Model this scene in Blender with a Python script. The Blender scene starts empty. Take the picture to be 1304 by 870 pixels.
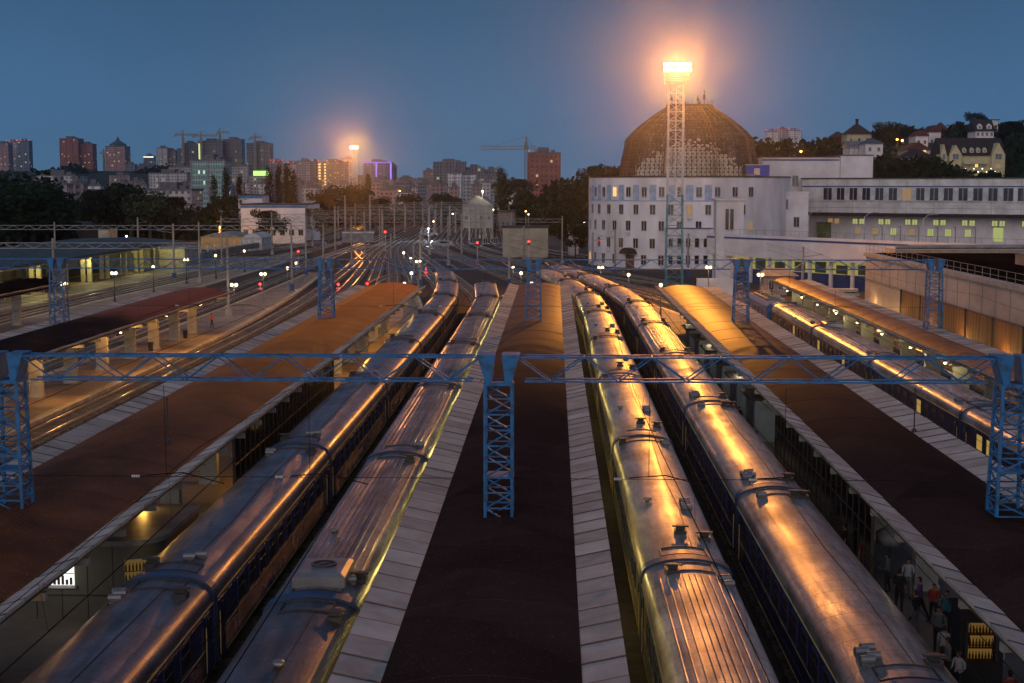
import bpy, bmesh, math, random
from mathutils import Vector, Matrix, Euler
R = math.radians
random.seed(7)
S = bpy.context.scene
COL = S.collection

# ------------------------------------------------------------------ camera
CAMZ = 17.0
PITCH, YAW = R(6.3), R(1.7)
cd = bpy.data.cameras.new('camera')
cam = bpy.data.objects.new('camera', cd)
COL.objects.link(cam)
cam.location = (0, 0, CAMZ)
cam.rotation_euler = (R(90) - PITCH, 0, YAW)
cd.lens = 50
cd.sensor_width = 36
cd.clip_start = 0.3
cd.clip_end = 30000
S.camera = cam

# ------------------------------------------------------------------ world: dusk sky, afterglow behind the camera
W = bpy.data.worlds.new('World')
S.world = W
W.use_nodes = True
nt = W.node_tree
bg = nt.nodes['Background']
L = nt.links.new
sk = nt.nodes.new('ShaderNodeTexSky'); sk.sky_type = 'NISHITA'; sk.sun_disc = False
sk.sun_elevation = R(-1.5); sk.sun_rotation = R(200); sk.ozone_density = 4
tc = nt.nodes.new('ShaderNodeTexCoord')
sp = nt.nodes.new('ShaderNodeSeparateXYZ'); L(tc.outputs['Generated'], sp.inputs[0])
rp = nt.nodes.new('ShaderNodeValToRGB'); L(sp.outputs['Z'], rp.inputs[0])
E = rp.color_ramp.elements
E[0].position = 0.0; E[0].color = (0.095, 0.205, 0.350, 1)
E[1].position = 1.0; E[1].color = (0.090, 0.120, 0.215, 1)
for p_, c_ in ((0.05, (0.068, 0.168, 0.312, 1)), (0.12, (0.045, 0.118, 0.225, 1)), (0.25, (0.028, 0.085, 0.180, 1))):
    e = rp.color_ramp.elements.new(p_); e.color = c_
# broad soft cloud mottling, very weak
nz = nt.nodes.new('ShaderNodeTexNoise'); nz.inputs['Scale'].default_value = 2.2; nz.inputs['Detail'].default_value = 4
L(tc.outputs['Generated'], nz.inputs['Vector'])
mr = nt.nodes.new('ShaderNodeMapRange'); mr.inputs['From Min'].default_value = .3; mr.inputs['From Max'].default_value = .7
mr.inputs['To Min'].default_value = .87; mr.inputs['To Max'].default_value = 1.12
L(nz.outputs['Fac'], mr.inputs['Value'])
mu = nt.nodes.new('ShaderNodeVectorMath'); mu.operation = 'SCALE'; L(rp.outputs[0], mu.inputs[0]); L(mr.outputs[0], mu.inputs['Scale'])
# afterglow in the west, behind the camera
dt = nt.nodes.new('ShaderNodeVectorMath'); dt.operation = 'DOT_PRODUCT'; L(tc.outputs['Generated'], dt.inputs[0]); dt.inputs[1].default_value = (-0.25, -0.96, 0.12)
gl = nt.nodes.new('ShaderNodeMapRange'); gl.inputs['From Min'].default_value = .40; gl.inputs['From Max'].default_value = 1.0; L(dt.outputs['Value'], gl.inputs['Value'])
gs = nt.nodes.new('ShaderNodeVectorMath'); gs.operation = 'SCALE'; gs.inputs[0].default_value = (1.20, 1.00, 0.90); L(gl.outputs[0], gs.inputs['Scale'])
ad = nt.nodes.new('ShaderNodeVectorMath'); ad.operation = 'ADD'; L(mu.outputs[0], ad.inputs[0]); L(gs.outputs[0], ad.inputs[1])
ns = nt.nodes.new('ShaderNodeVectorMath'); ns.operation = 'SCALE'; L(sk.outputs[0], ns.inputs[0]); ns.inputs['Scale'].default_value = 0.02
ad2 = nt.nodes.new('ShaderNodeVectorMath'); ad2.operation = 'ADD'; L(ad.outputs[0], ad2.inputs[0]); L(ns.outputs[0], ad2.inputs[1])
L(ad2.outputs[0], bg.inputs[0])
bg.inputs[1].default_value = 1.0
S.view_settings.view_transform = 'Standard'
S.view_settings.look = 'None'
S.view_settings.exposure = 0
S.view_settings.gamma = 1
S.cycles.use_denoising = True
try: S.cycles.denoiser = 'OPENIMAGEDENOISE'
except Exception: pass
S.cycles.max_bounces = 6
S.cycles.diffuse_bounces = 3
S.cycles.volume_bounces = 0
S.cycles.volume_step_rate = 20
S.cycles.use_light_tree = True
S.cycles.sample_clamp_indirect = 4
MAST_POWER = 1.75e5
HAZE = 0.000105
MAST_COL = (1.0, 0.355, 0.042)

# ------------------------------------------------------------------ helpers
def ray(px, py):
    """direction of the photograph's pixel in world axes (1304 x 870)"""
    f = 1304 * 50 / 36
    v = Vector(((px - 652) / f, -(py - 435) / f, -1))
    return cam.rotation_euler.to_matrix() @ v
def atD(px, py, D):
    r = ray(px, py); k = D / r.y
    return Vector((r.x * k, D, CAMZ + r.z * k))
def atZ(px, py, Z):
    r = ray(px, py); k = (Z - CAMZ) / r.z
    return Vector((r.x * k, r.y * k, Z))

MATS = {}
def mat(name, col, rough=.75, metal=0.0, var=.18, scale=.6, bump=0.0, bscale=8, rvar=0.0, spec=.5, col2=None, stretch=(1, 1, 1), coat=0, lo=.35, hi=.65):
    if name in MATS: return MATS[name]
    m = bpy.data.materials.new(name); m.use_nodes = True; MATS[name] = m
    n = m.node_tree.nodes; l = m.node_tree.links.new
    b = n['Principled BSDF']
    b.inputs['Roughness'].default_value = rough; b.inputs['Metallic'].default_value = metal
    b.inputs['Specular IOR Level'].default_value = spec
    if coat: b.inputs['Coat Weight'].default_value = coat
    tc = n.new('ShaderNodeTexCoord'); mp = n.new('ShaderNodeMapping'); mp.inputs['Scale'].default_value = stretch
    l(tc.outputs['Object'], mp.inputs[0])
    nz = n.new('ShaderNodeTexNoise'); nz.inputs['Scale'].default_value = scale; nz.inputs['Detail'].default_value = 7; nz.inputs['Roughness'].default_value = .6
    l(mp.outputs[0], nz.inputs['Vector'])
    mr = n.new('ShaderNodeMapRange'); mr.inputs['From Min'].default_value = lo; mr.inputs['From Max'].default_value = hi
    l(nz.outputs['Fac'], mr.inputs['Value'])
    mx = n.new('ShaderNodeMix'); mx.data_type = 'RGBA'
    l(mr.outputs[0], mx.inputs[0])
    c2 = col2 if col2 else tuple(c * (1 - 2 * var) for c in col)
    mx.inputs[6].default_value = (*c2, 1); mx.inputs[7].default_value = (*[min(1, c * (1 + (0 if col2 else var))) for c in col], 1)
    l(mx.outputs[2], b.inputs['Base Color'])
    if rvar:
        r2 = n.new('ShaderNodeMapRange'); r2.inputs['To Min'].default_value = rough + rvar; r2.inputs['To Max'].default_value = max(.05, rough - rvar)
        r2.inputs['From Min'].default_value = .3; r2.inputs['From Max'].default_value = .7
        l(nz.outputs['Fac'], r2.inputs['Value']); l(r2.outputs[0], b.inputs['Roughness'])
    if bump:
        n2 = n.new('ShaderNodeTexNoise'); n2.inputs['Scale'].default_value = bscale; n2.inputs['Detail'].default_value = 5
        l(mp.outputs[0], n2.inputs['Vector'])
        bp = n.new('ShaderNodeBump'); bp.inputs['Strength'].default_value = bump; bp.inputs['Distance'].default_value = .05
        l(n2.outputs['Fac'], bp.inputs['Height']); l(bp.outputs[0], b.inputs['Normal'])
    m['_c'] = 1
    return m
def emit(name, col, st, base=(.02, .02, .02)):
    if name in MATS: return MATS[name]
    m = bpy.data.materials.new(name); m.use_nodes = True; MATS[name] = m
    b = m.node_tree.nodes['Principled BSDF']
    b.inputs['Base Color'].default_value = (*base, 1)
    b.inputs['Emission Color'].default_value = (*col, 1); b.inputs['Emission Strength'].default_value = st
    return m
def math_node(n, l, op, a, b=None):
    q = n.new('ShaderNodeMath'); q.operation = op
    for i, v in enumerate((a, b)):
        if v is None: continue
        if isinstance(v, (int, float)): q.inputs[i].default_value = v
        else: l(v, q.inputs[i])
    return q.outputs[0]
def facade(name, wall, win=(.03, .04, .05), sx=3.0, sz=3.0, fx=.5, fz=.55, lit=.04, litc=(1, .75, .35), ls=.55, rough=.8, wall2=None):
    """wall with rows of real-size window openings; a few are lit"""
    if name in MATS: return MATS[name]
    m = mat(name, wall, rough, var=.12, scale=.08, col2=wall2)
    n = m.node_tree.nodes; l = m.node_tree.links.new; b = n['Principled BSDF']
    src = b.inputs['Base Color'].links[0].from_socket
    tc = n.new('ShaderNodeTexCoord'); s = n.new('ShaderNodeSeparateXYZ'); l(tc.outputs['Object'], s.inputs[0])
    nm = n.new('ShaderNodeSeparateXYZ'); l(tc.outputs['Normal'], nm.inputs[0])
    side = math_node(n, l, 'GREATER_THAN', math_node(n, l, 'ABSOLUTE', nm.outputs[0]), .6)
    up = math_node(n, l, 'LESS_THAN', math_node(n, l, 'ABSOLUTE', nm.outputs[2]), .5)
    mx = n.new('ShaderNodeMix'); l(side, mx.inputs[0]); l(s.outputs[0], mx.inputs[2]); l(s.outputs[1], mx.inputs[3])
    u = math_node(n, l, 'DIVIDE', math_node(n, l, 'ADD', mx.outputs[0], 300 * sx), sx); v = math_node(n, l, 'DIVIDE', s.outputs[2], sz)
    fu = math_node(n, l, 'FRACT', u); fv = math_node(n, l, 'FRACT', v)
    mu_ = math_node(n, l, 'LESS_THAN', math_node(n, l, 'ABSOLUTE', math_node(n, l, 'SUBTRACT', fu, .5)), fx / 2)
    mv = math_node(n, l, 'LESS_THAN', math_node(n, l, 'ABSOLUTE', math_node(n, l, 'SUBTRACT', fv, .5)), fz / 2)
    w = math_node(n, l, 'MULTIPLY', math_node(n, l, 'MULTIPLY', mu_, mv), up)
    c = n.new('ShaderNodeMix'); c.data_type = 'RGBA'; l(w, c.inputs[0]); l(src, c.inputs[6]); c.inputs[7].default_value = (*win, 1)
    l(c.outputs[2], b.inputs['Base Color'])
    cb = n.new('ShaderNodeCombineXYZ'); l(math_node(n, l, 'FLOOR', u), cb.inputs[0]); l(math_node(n, l, 'FLOOR', v), cb.inputs[1]); l(side, cb.inputs[2])
    wn = n.new('ShaderNodeTexWhiteNoise'); wn.noise_dimensions = '3D'; l(cb.outputs[0], wn.inputs['Vector'])
    on = math_node(n, l, 'MULTIPLY', math_node(n, l, 'LESS_THAN', wn.outputs['Value'], lit), w)
    b.inputs['Emission Color'].default_value = (*litc, 1)
    l(math_node(n, l, 'MULTIPLY', on, ls), b.inputs['Emission Strength'])
    r = math_node(n, l, 'SUBTRACT', rough, math_node(n, l, 'MULTIPLY', w, rough - .25)); l(r, b.inputs['Roughness'])
    return m

class MB:
    def __init__(s): s.v = []; s.f = []; s.m = []
    def face(s, pts, mi=0):
        k = len(s.v); s.v += [tuple(p) for p in pts]; s.f.append(tuple(range(k, k + len(pts)))); s.m.append(mi)
    def raw(s, vs, fs, mi=0):
        k = len(s.v); s.v += [tuple(p) for p in vs]
        for f in fs: s.f.append(tuple(i + k for i in f)); s.m.append(mi)
    def b(s, x0, x1, y0, y1, z0, z1, mi=0, M=None):
        vs = [Vector((x, y, z)) for z in (z0, z1) for y in (y0, y1) for x in (x0, x1)]
        if M is not None: vs = [M @ q for q in vs]
        s.raw(vs, [(0, 2, 3, 1), (4, 5, 7, 6), (0, 1, 5, 4), (2, 6, 7, 3), (0, 4, 6, 2), (1, 3, 7, 5)], mi)
    def c(s, x, y, z, sx, sy, sz, mi=0, M=None):
        s.b(x - sx / 2, x + sx / 2, y - sy / 2, y + sy / 2, z - sz / 2, z + sz / 2, mi, M)
    def tube(s, p, q, r, n=6, mi=0, r2=None, cap=True):
        p = Vector(p); q = Vector(q); d = (q - p)
        if d.length < 1e-6: return
        d.normalize(); a = d.orthogonal().normalized(); c = d.cross(a)
        if n == 4:
            a2 = (a + c).normalized(); c = (c - a).normalized(); a = a2
        r2 = r if r2 is None else r2
        vs = []
        for o, rr in ((p, r), (q, r2)):
            for i in range(n):
                t = 2 * math.pi * i / n + math.pi / n
                vs.append(o + a * math.cos(t) * rr + c * math.sin(t) * rr)
        fs = [(i, (i + 1) % n, n + (i + 1) % n, n + i) for i in range(n)]
        if cap: fs += [tuple(range(n - 1, -1, -1)), tuple(range(n, 2 * n))]
        s.raw(vs, fs, mi)
    def path(s, pts, r, n=5, mi=0):
        for a, b_ in zip(pts, pts[1:]): s.tube(a, b_, r, n, mi)
    def loft(s, rings, mi=0, closed=True, caps=False):
        k = len(rings[0]); vs = [p for r_ in rings for p in r_]; fs = []
        m_ = k if closed else k - 1
        for j in range(len(rings) - 1):
            for i in range(m_):
                a = j * k + i; b_ = j * k + (i + 1) % k
                fs.append((a, b_, b_ + k, a + k))
        if caps: fs += [tuple(range(k - 1, -1, -1)), tuple(range((len(rings) - 1) * k, len(rings) * k))]
        s.raw(vs, fs, mi)
    def lathe(s, prof, n=16, mi=0, c=(0, 0, 0), caps=True):
        rings = [[(c[0] + r * math.cos(2 * math.pi * i / n), c[1] + r * math.sin(2 * math.pi * i / n), c[2] + z) for i in range(n)] for r, z in prof]
        s.loft(rings, mi, True, caps)
    def ball(s, c, r, n=10, mi=0, sz=1):
        m_ = max(4, n // 2)
        s.lathe([(max(1e-3, r * math.sin(math.pi * j / m_)), -r * sz * math.cos(math.pi * j / m_)) for j in range(m_ + 1)], n, mi, c, False)
    def build(s, name, mats, parent=None, smooth=False, auto=None):
        me = bpy.data.meshes.new(name); me.from_pydata(s.v, [], s.f)
        if not isinstance(mats, (list, tuple)): mats = [mats]
        for m_ in mats: me.materials.append(m_)
        if len(mats) > 1: me.polygons.foreach_set('material_index', s.m)
        if smooth: me.polygons.foreach_set('use_smooth', [True] * len(s.f))
        bm = bmesh.new(); bm.from_mesh(me)
        if smooth: bmesh.ops.remove_doubles(bm, verts=bm.verts, dist=1e-4)
        bmesh.ops.recalc_face_normals(bm, faces=bm.faces)
        bm.to_mesh(me); bm.free()
        if smooth and auto is not None:
            me.set_sharp_from_angle(angle=R(auto))
        o = bpy.data.objects.new(name, me); COL.objects.link(o)
        if parent is not None: o.parent = parent
        return o
def tag(o, label=None, cat=None, group=None, kind=None):
    for k, v in (('label', label), ('category', cat), ('group', group), ('kind', kind)):
        if v: o[k] = v
    return o
def thing(name, label, cat, loc=(0, 0, 0), rz=0, group=None):
    o = bpy.data.objects.new(name, None); COL.objects.link(o)
    o.location = loc; o.rotation_euler = (0, 0, rz)
    return tag(o, label, cat, group)
def struct(name, mb, m, smooth=False): return tag(mb.build(name, m, None, smooth), kind='structure')
def at(mb, name, m, parent, loc, rz=0, smooth=False):
    o = mb.build(name, m, parent, smooth); o.location = loc; o.rotation_euler = (0, 0, rz); return o
def copy_tree(o, parent=None):
    c = o.copy(); COL.objects.link(c)
    if parent is not None: c.parent = parent
    for ch in list(CH.get(o.name, ())): copy_tree(ch, c)
    return c
CH = {}
def index_children(root):
    for ch in root.children_recursive:
        CH.setdefault(ch.parent.name, []).append(ch)
def light(kind, name, loc, power, col, size=.2, parent=None, rot=None, spot=None, blend=1.0):
    ld = bpy.data.lights.new(name, kind); ld.energy = power; ld.color = col
    if kind in ('POINT', 'SPOT'): ld.shadow_soft_size = size
    if kind == 'AREA': ld.shape = 'RECTANGLE'; ld.size = size[0]; ld.size_y = size[1]
    if kind == 'SPOT': ld.spot_size = R(spot); ld.spot_blend = blend
    o = bpy.data.objects.new(name, ld); COL.objects.link(o); o.location = loc
    if rot: o.rotation_euler = rot
    if parent is not None: o.parent = parent
    return o
ORD = ['nearest', 'second', 'third', 'fourth', 'fifth', 'sixth', 'seventh', 'eighth', 'ninth', 'tenth', 'eleventh', 'twelfth', 'thirteenth', 'fourteenth', 'fifteenth', 'sixteenth', 'seventeenth', 'eighteenth', 'nineteenth', 'twentieth']

# ------------------------------------------------------------------ materials
M_blue = mat('portal blue paint', (.004, .13, .34), .5, var=.25, scale=2.5, col2=(.010, .065, .15), lo=.40, hi=.54)
M_bluedk = mat('dark blue paint', (.010, .06, .22), .5)
M_conc = mat('canopy edge concrete', (.34, .315, .295), .85, var=.12, scale=.9, bump=.1, bscale=9)
M_conc_b = mat('canopy edge concrete darker', (.28, .26, .245), .85, var=.14, scale=1.1, bump=.1, bscale=9)
M_conc_c = mat('canopy edge concrete paler', (.39, .37, .35), .85, var=.12, scale=.7, bump=.1, bscale=9)
M_conc2 = mat('pylon concrete', (.36, .35, .31), .8, var=.15, scale=.8)
M_bit = mat('bitumen roofing felt', (.010, .0065, .0065), .9, var=.3, scale=.22, bump=.12, bscale=3, rvar=.05, spec=0)
M_bitb = mat('brown coated roofing sheet', (.085, .040, .018), .5, var=.2, scale=.25, bump=.04, bscale=3, rvar=.05, spec=.4)
M_rustdk = mat('sooty rust sheet roofing', (.075, .030, .022), .52, var=.35, scale=.25, bump=.12, bscale=4, rvar=.10, spec=.4)
M_rust = mat('rust red sheet roofing', (.19, .050, .022), .55, var=.3, scale=.35, bump=.12, bscale=4, rvar=.12, spec=.2)
M_rustor = mat('orange brown sheet roofing', (.33, .105, .022), .52, var=.3, scale=.3, bump=.12, bscale=4, rvar=.12, spec=.25)
M_dark = mat('dark steel', (.03, .03, .032), .55)
M_black = mat('black rubber', (.012, .012, .013), .6)
M_asph = mat('platform asphalt', (.23, .18, .145), .72, var=.2, scale=.3, bump=.1)
M_edge = mat('platform edge stone', (.50, .42, .29), .6, var=.2, scale=1)
M_yel = mat('yellow edge paint', (.60, .38, .05), .55)
M_ball = mat('rusty ballast', (.032, .023, .019), .95, var=.35, scale=1.2, bump=.8, bscale=6)
M_ground = mat('dark trackside earth', (.045, .04, .032), .95, var=.35, scale=.05, bump=.4, bscale=.8)
M_rail = mat('worn rail steel', (.80, .74, .68), .34, 1.0, var=.1)
M_sleep = mat('concrete sleeper', (.15, .125, .105), .85, var=.3, scale=1)
M_white = mat('white wall render', (.70, .64, .65), .8, var=.10, scale=.25, bump=.05)
M_white2 = mat('stained white panel', (.60, .58, .57), .75, var=.14, scale=.35)
M_glass = mat('dark window glass', (.012, .016, .022), .12, var=.2, spec=.8)
M_frame = mat('white frame', (.5, .5, .5), .5)
M_bstripe = mat('blue stripe paint', (.03, .07, .22), .5)
M_grey = mat('galvanised grey steel', (.22, .22, .23), .5, .3)
M_cpole = mat('concrete pole', (.30, .27, .24), .8)
M_lamp = emit('globe lamp glass', (1, .80, .42), 3.6, (.8, .8, .8))
M_flood = emit('floodlight lens', (1.0, .58, .25), 7.0)
M_wire = mat('overhead wire copper', (.02, .015, .012), .9, 0, spec=0)
M_insul = mat('insulator porcelain', (.6, .6, .6), .3)
M_roofdk = mat('dark tile roof', (.022, .018, .02), .8)
M_roofred = mat('dark red tile roof', (.09, .022, .02), .8)

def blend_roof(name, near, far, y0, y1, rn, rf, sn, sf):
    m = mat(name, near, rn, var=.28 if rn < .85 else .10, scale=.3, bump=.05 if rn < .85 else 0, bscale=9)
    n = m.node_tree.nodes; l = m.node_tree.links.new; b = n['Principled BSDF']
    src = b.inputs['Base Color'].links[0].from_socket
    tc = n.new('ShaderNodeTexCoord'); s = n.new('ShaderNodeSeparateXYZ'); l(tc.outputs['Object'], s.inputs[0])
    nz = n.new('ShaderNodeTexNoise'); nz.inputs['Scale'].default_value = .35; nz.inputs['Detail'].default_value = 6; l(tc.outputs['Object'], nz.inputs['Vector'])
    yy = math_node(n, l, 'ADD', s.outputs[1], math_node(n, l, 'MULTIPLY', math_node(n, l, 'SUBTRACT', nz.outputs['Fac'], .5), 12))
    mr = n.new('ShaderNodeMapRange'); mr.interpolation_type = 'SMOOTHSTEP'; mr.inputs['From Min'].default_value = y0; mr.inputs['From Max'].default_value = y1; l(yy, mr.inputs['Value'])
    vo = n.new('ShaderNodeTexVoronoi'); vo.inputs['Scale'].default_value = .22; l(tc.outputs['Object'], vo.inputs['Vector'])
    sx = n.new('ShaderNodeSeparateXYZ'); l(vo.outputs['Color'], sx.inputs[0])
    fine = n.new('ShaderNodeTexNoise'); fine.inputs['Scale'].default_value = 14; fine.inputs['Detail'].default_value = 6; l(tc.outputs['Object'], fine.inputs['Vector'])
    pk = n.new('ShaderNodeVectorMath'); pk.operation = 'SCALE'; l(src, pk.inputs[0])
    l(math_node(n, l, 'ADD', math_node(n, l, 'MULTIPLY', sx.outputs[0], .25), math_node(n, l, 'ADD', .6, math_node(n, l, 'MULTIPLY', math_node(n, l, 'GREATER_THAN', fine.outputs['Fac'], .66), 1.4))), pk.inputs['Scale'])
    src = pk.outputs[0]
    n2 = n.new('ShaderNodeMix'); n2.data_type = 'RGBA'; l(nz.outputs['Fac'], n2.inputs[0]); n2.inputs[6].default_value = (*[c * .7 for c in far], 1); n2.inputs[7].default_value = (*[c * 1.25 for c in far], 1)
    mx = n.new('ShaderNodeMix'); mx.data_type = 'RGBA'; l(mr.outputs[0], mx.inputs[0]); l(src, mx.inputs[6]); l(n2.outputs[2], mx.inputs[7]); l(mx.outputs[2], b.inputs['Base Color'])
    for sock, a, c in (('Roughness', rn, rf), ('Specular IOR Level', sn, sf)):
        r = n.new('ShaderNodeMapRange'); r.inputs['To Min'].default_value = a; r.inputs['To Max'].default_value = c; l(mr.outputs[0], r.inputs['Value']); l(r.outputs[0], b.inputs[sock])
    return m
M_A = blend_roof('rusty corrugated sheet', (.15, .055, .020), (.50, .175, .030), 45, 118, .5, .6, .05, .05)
M_B = blend_roof('felt roofing with painted far light', (.050, .030, .028), (.13, .045, .014), 62, 128, .9, .5, 0.0, .12)  # brown far tone stands for mast light falling on the felt
M_C = blend_roof('dark felt with painted far light', (.050, .030, .028), (.10, .034, .012), 50, 118, .9, .48, 0.0, .10)  # far end coloured brown in place of mast light on dark felt
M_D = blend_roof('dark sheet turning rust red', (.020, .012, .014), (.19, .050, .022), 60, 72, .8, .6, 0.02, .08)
# ------------------------------------------------------------------ ground, ballast, tracks
Z_PL = 0.32
g = MB(); g.b(-6000, 6000, -300, 8000, -.6, -.02); struct('ground', g, M_ground)
def sm(t): t = max(0, min(1, t)); return t * t * (3 - 2 * t)
def tx(X0, Y):
    Xt = -42 + (X0 + 15) * .35
    y0 = 150
    x = X0 + (Xt - X0) * sm((Y - y0) / 280)
    if Y > 380:
        d = Y - 380
        x -= .05 * (d * d / 160 if d < 80 else 40 + (d - 80))
    return x
def strip(f0, f1, ys, z0, z1, mb=None, mi=0):
    mb = mb or MB()
    rings = [[(f0(y), y, z0), (f1(y), y, z0), (f1(y), y, z1), (f0(y), y, z1)] for y in ys]
    mb.loft(rings, mi, True, True); return mb
ys = list(range(0, 900, 10))
b_ = strip(lambda y: tx(-62, y) - 24 if y < 400 else tx(-62, y) - 16, lambda y: tx(44, y) + 3 if y < 300 else tx(40, y) + 14, ys, -.019, .0)
struct('ballast_bed', b_, M_ball)
TRK = [-12.75, -7.55, 4.6, 9.4, 21.4, 25.4, 36.2, -26.2, -30.6, -35.0, -47.4, -52.0, -69.2, -73.0]
TRKN = {}
def make_track(X0, y0, y1, f=tx, slp=True):
    mb = MB(); y = y0; pts = []
    while y <= y1:
        pts.append(y); y += 6
    for s in (-.76, .76):
        mb.loft([[(f(X0, y) + s - .045, y, .17), (f(X0, y) + s + .045, y, .17), (f(X0, y) + s + .045, y, .33), (f(X0, y) + s - .045, y, .33)] for y in pts], 0, True, True)
    if slp:
        y = y0
        while y < min(y1, 420):
            x = f(X0, y); dx = f(X0, y + 1) - x
            mb.c(0, 0, .08, 2.6, .26, .17, 1, Matrix.Translation((x, y, 0)) @ Matrix.Rotation(-math.atan(dx), 4, 'Z'))
            y += .62
    o = mb.build('railway_track', [M_rail, M_sleep]); return tag(o, kind='structure')
for X0 in TRK:
    make_track(X0, 8 if abs(X0) < 40 else 60, 620)
# crossing tracks that join the throat beyond the platforms
def cross(a, b2, ya, yb):
    def f(_, Y):
        t = sm((Y - ya) / (yb - ya)); return tx(a, Y) * (1 - t) + tx(b2, Y) * t
    return f
for a, b2, ya, yb in ((-26.2, -7.55, 235, 330), (-12.75, -26.2, 250, 340), (9.4, 4.6, 300, 360), (-30.6, -47.4, 300, 400), (-52, -35, 320, 420), (4.6, -7.55, 330, 430), (21.4, 9.4, 215, 300), (36.2, 25.4, 210, 290)):
    make_track(0, ya, yb, cross(a, b2, ya, yb))
for X0 in (-17.5, -21.8): make_track(X0, 244, 620)
for k, X0 in enumerate((-90, -98, 50, 60, 70, -110)):
    make_track(X0, 330, 760, slp=False)

# ------------------------------------------------------------------ platforms
def platform(x0, x1, y0, y1, xt0, xt1, yt, curve=False):
    """x0..x1 straight to y1, then following the tracks to yt and narrowing"""
    ysr = [y0 + (y1 - y0) * i / 10 for i in range(11)] + ([y1 + (yt - y1) * i / 12 for i in range(1, 13)] if yt > y1 else [])
    def sh(y): return 0
    def f(side):
        xa, xb = (x0, xt0) if side == 0 else (x1, xt1)
        def g_(y):
            t = max(0, (y - y1) / (yt - y1)) if yt > y1 else 0
            return xa + (xb - xa) * t + (tx(xa, y) - xa if curve else 0)
        return g_
    a, b3 = f(0), f(1)
    mb = strip(lambda y: a(y) + .5, lambda y: b3(y) - .5, ysr, 0, Z_PL)
    strip(a, lambda y: a(y) + .5, ysr, 0.02, Z_PL + .004, mb, 1); strip(lambda y: b3(y) - .5, b3, ysr, .02, Z_PL + .004, mb, 1)
    strip(lambda y: a(y) + .62, lambda y: a(y) + .74, ysr, Z_PL, Z_PL + .006, mb, 2); strip(lambda y: b3(y) - .74, lambda y: b3(y) - .62, ysr, Z_PL, Z_PL + .006, mb, 2)
    return struct('platform', mb, [M_asph, M_edge, M_yel])
platform(-24.1, -14.6, 5, 150, -24.1 + 3.6, -14.6 - 3.0, 235, True)
platform(-5.4, 2.0, 5, 160, -3.4, -.2, 215, True)
platform(11.6, 19.6, 5, 150, 12.8, 17.6, 215, True)
platform(28.0, 33.6, 5, 150, 29.6, 31.2, 190, False)
platform(-45.2, -36.7, 30, 150, -45.2 + 1, -36.7 - 2, 270, True)
platform(-66.8, -57.8, 60, 200, -66.8 + 1, -57.8 - 1, 330, True)
platform(-96, -74.8, 60, 200, -96, -74.8, 330, True)

# ------------------------------------------------------------------ canopies
def canopy(label, cx, wl, wr, al, ar, y0, y1, rise, roofm, edgem=M_conc, zin=4.9, zout=5.15, pil=(), pw=.95, n=14, ribs=True, pz=Z_PL, wires=True, yc=None, slab=1.5, far=None, split=110):
    """arched roof between two up-tilted edge slabs, on central pylons. x values absolute"""
    T = thing('platform_canopy', label, 'canopy', (cx, y0, 0), 0, 'canopies over the platforms')
    Lg = y1 - y0
    rm = MB(); xs = []
    nseg = 18 if not ribs else 60
    for i in range(nseg + 1):
        t = i / nseg; x = al + (ar - al) * t - cx
        z = zin + .02 + rise * (1 - (2 * t - 1) ** 2)
        if ribs: z += .06 * (i % 2)
        xs.append((x, z))
    secs = max(2, int(Lg / 6.2)); st = Lg / secs
    for k in range(secs):
        ya, yb = k * st, (k + 1) * st
        dz = random.uniform(-.012, .012)
        top = [[(x, y, z + dz) for x, z in xs] for y in (ya + .01, yb - .01)]
        mi_ = 1 if far and y0 + ya > split else 0
        rm.loft(top, mi_, False)
        # seam between sheets, a low batten
        rm.loft([[(x, yb - .06, z - .01), (x, yb - .03, z + .012), (x, yb + .03, z + .012), (x, yb + .06, z - .01)] for x, z in xs], 0, True, True)
    rm.raw([(xs[0][0], 0, zin - .3), (xs[-1][0], 0, zin - .3), (xs[-1][0], Lg, zin - .3), (xs[0][0], Lg, zin - .3)], [(0, 1, 2, 3)])
    for yy in (0, Lg):
        rm.face([(x, yy, z) for x, z in xs] + [(xs[-1][0], yy, zin - .3), (xs[0][0], yy, zin - .3)])
    o = rm.build('roof', [roofm, far] if far else roofm, T, smooth=True, auto=35 if not ribs else 60)
    for s, xi, xo in ((0, al, wl), (1, ar, wr)):
        e = MB(); y = 0; xi -= cx; xo -= cx
        while y < Lg - .1:
            ye = min(y + slab, Lg); d = random.uniform(-.018, .018); g0 = .032
            e.loft([[(xi, q, zin - .12 + d), (xo, q, zout - .12 + d), (xo, q, zout + d), (xi, q, zin + .0 + d)] for q in (y + g0, ye - g0)], random.choice((0, 0, 2, 2, 3)), True, True)
            e.loft([[(xi, q, zin - .02), (xo, q, zout - .02), (xo, q, zout + .012), (xi, q, zin + .012)] for q in (ye - .04, ye + .04)], 1, True, True)
            y += slab
        e.loft([[(xi, q, zin - .2), (xo, q, zout - .2), (xo, q, zout - .13), (xi, q, zin - .13)] for q in (0, Lg)], 1, True, True)
        e.build('edge_slab', [edgem, M_dark, M_conc_b, M_conc_c], T)
    bm_ = MB(); bm_.b(-.45, .45, .3, Lg - .3, zin - .75, zin - .31); 
    q = 2
    while q < Lg - 1:
        bm_.b(wl - cx + .3, wr - cx - .3, q - .12, q + .12, zin - .55, zin - .3); q += 4
    bm_.build('beam', M_conc2, T)
    for yy in pil:
        c_ = MB(); c_.b(-pw / 2, pw / 2, -.28, .28, 0, zin - .75 - pz); c_.b(-pw / 2 - .06, pw / 2 + .06, -.34, .34, 0, .25)
        at(c_, 'column', M_conc2, T, ((yc or 0), yy - y0, pz))
    return T
colA = [38, 46, 54, 62, 70, 78, 86, 94, 102] + [109, 116, 124.6, 133, 142, 151, 160]
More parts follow.
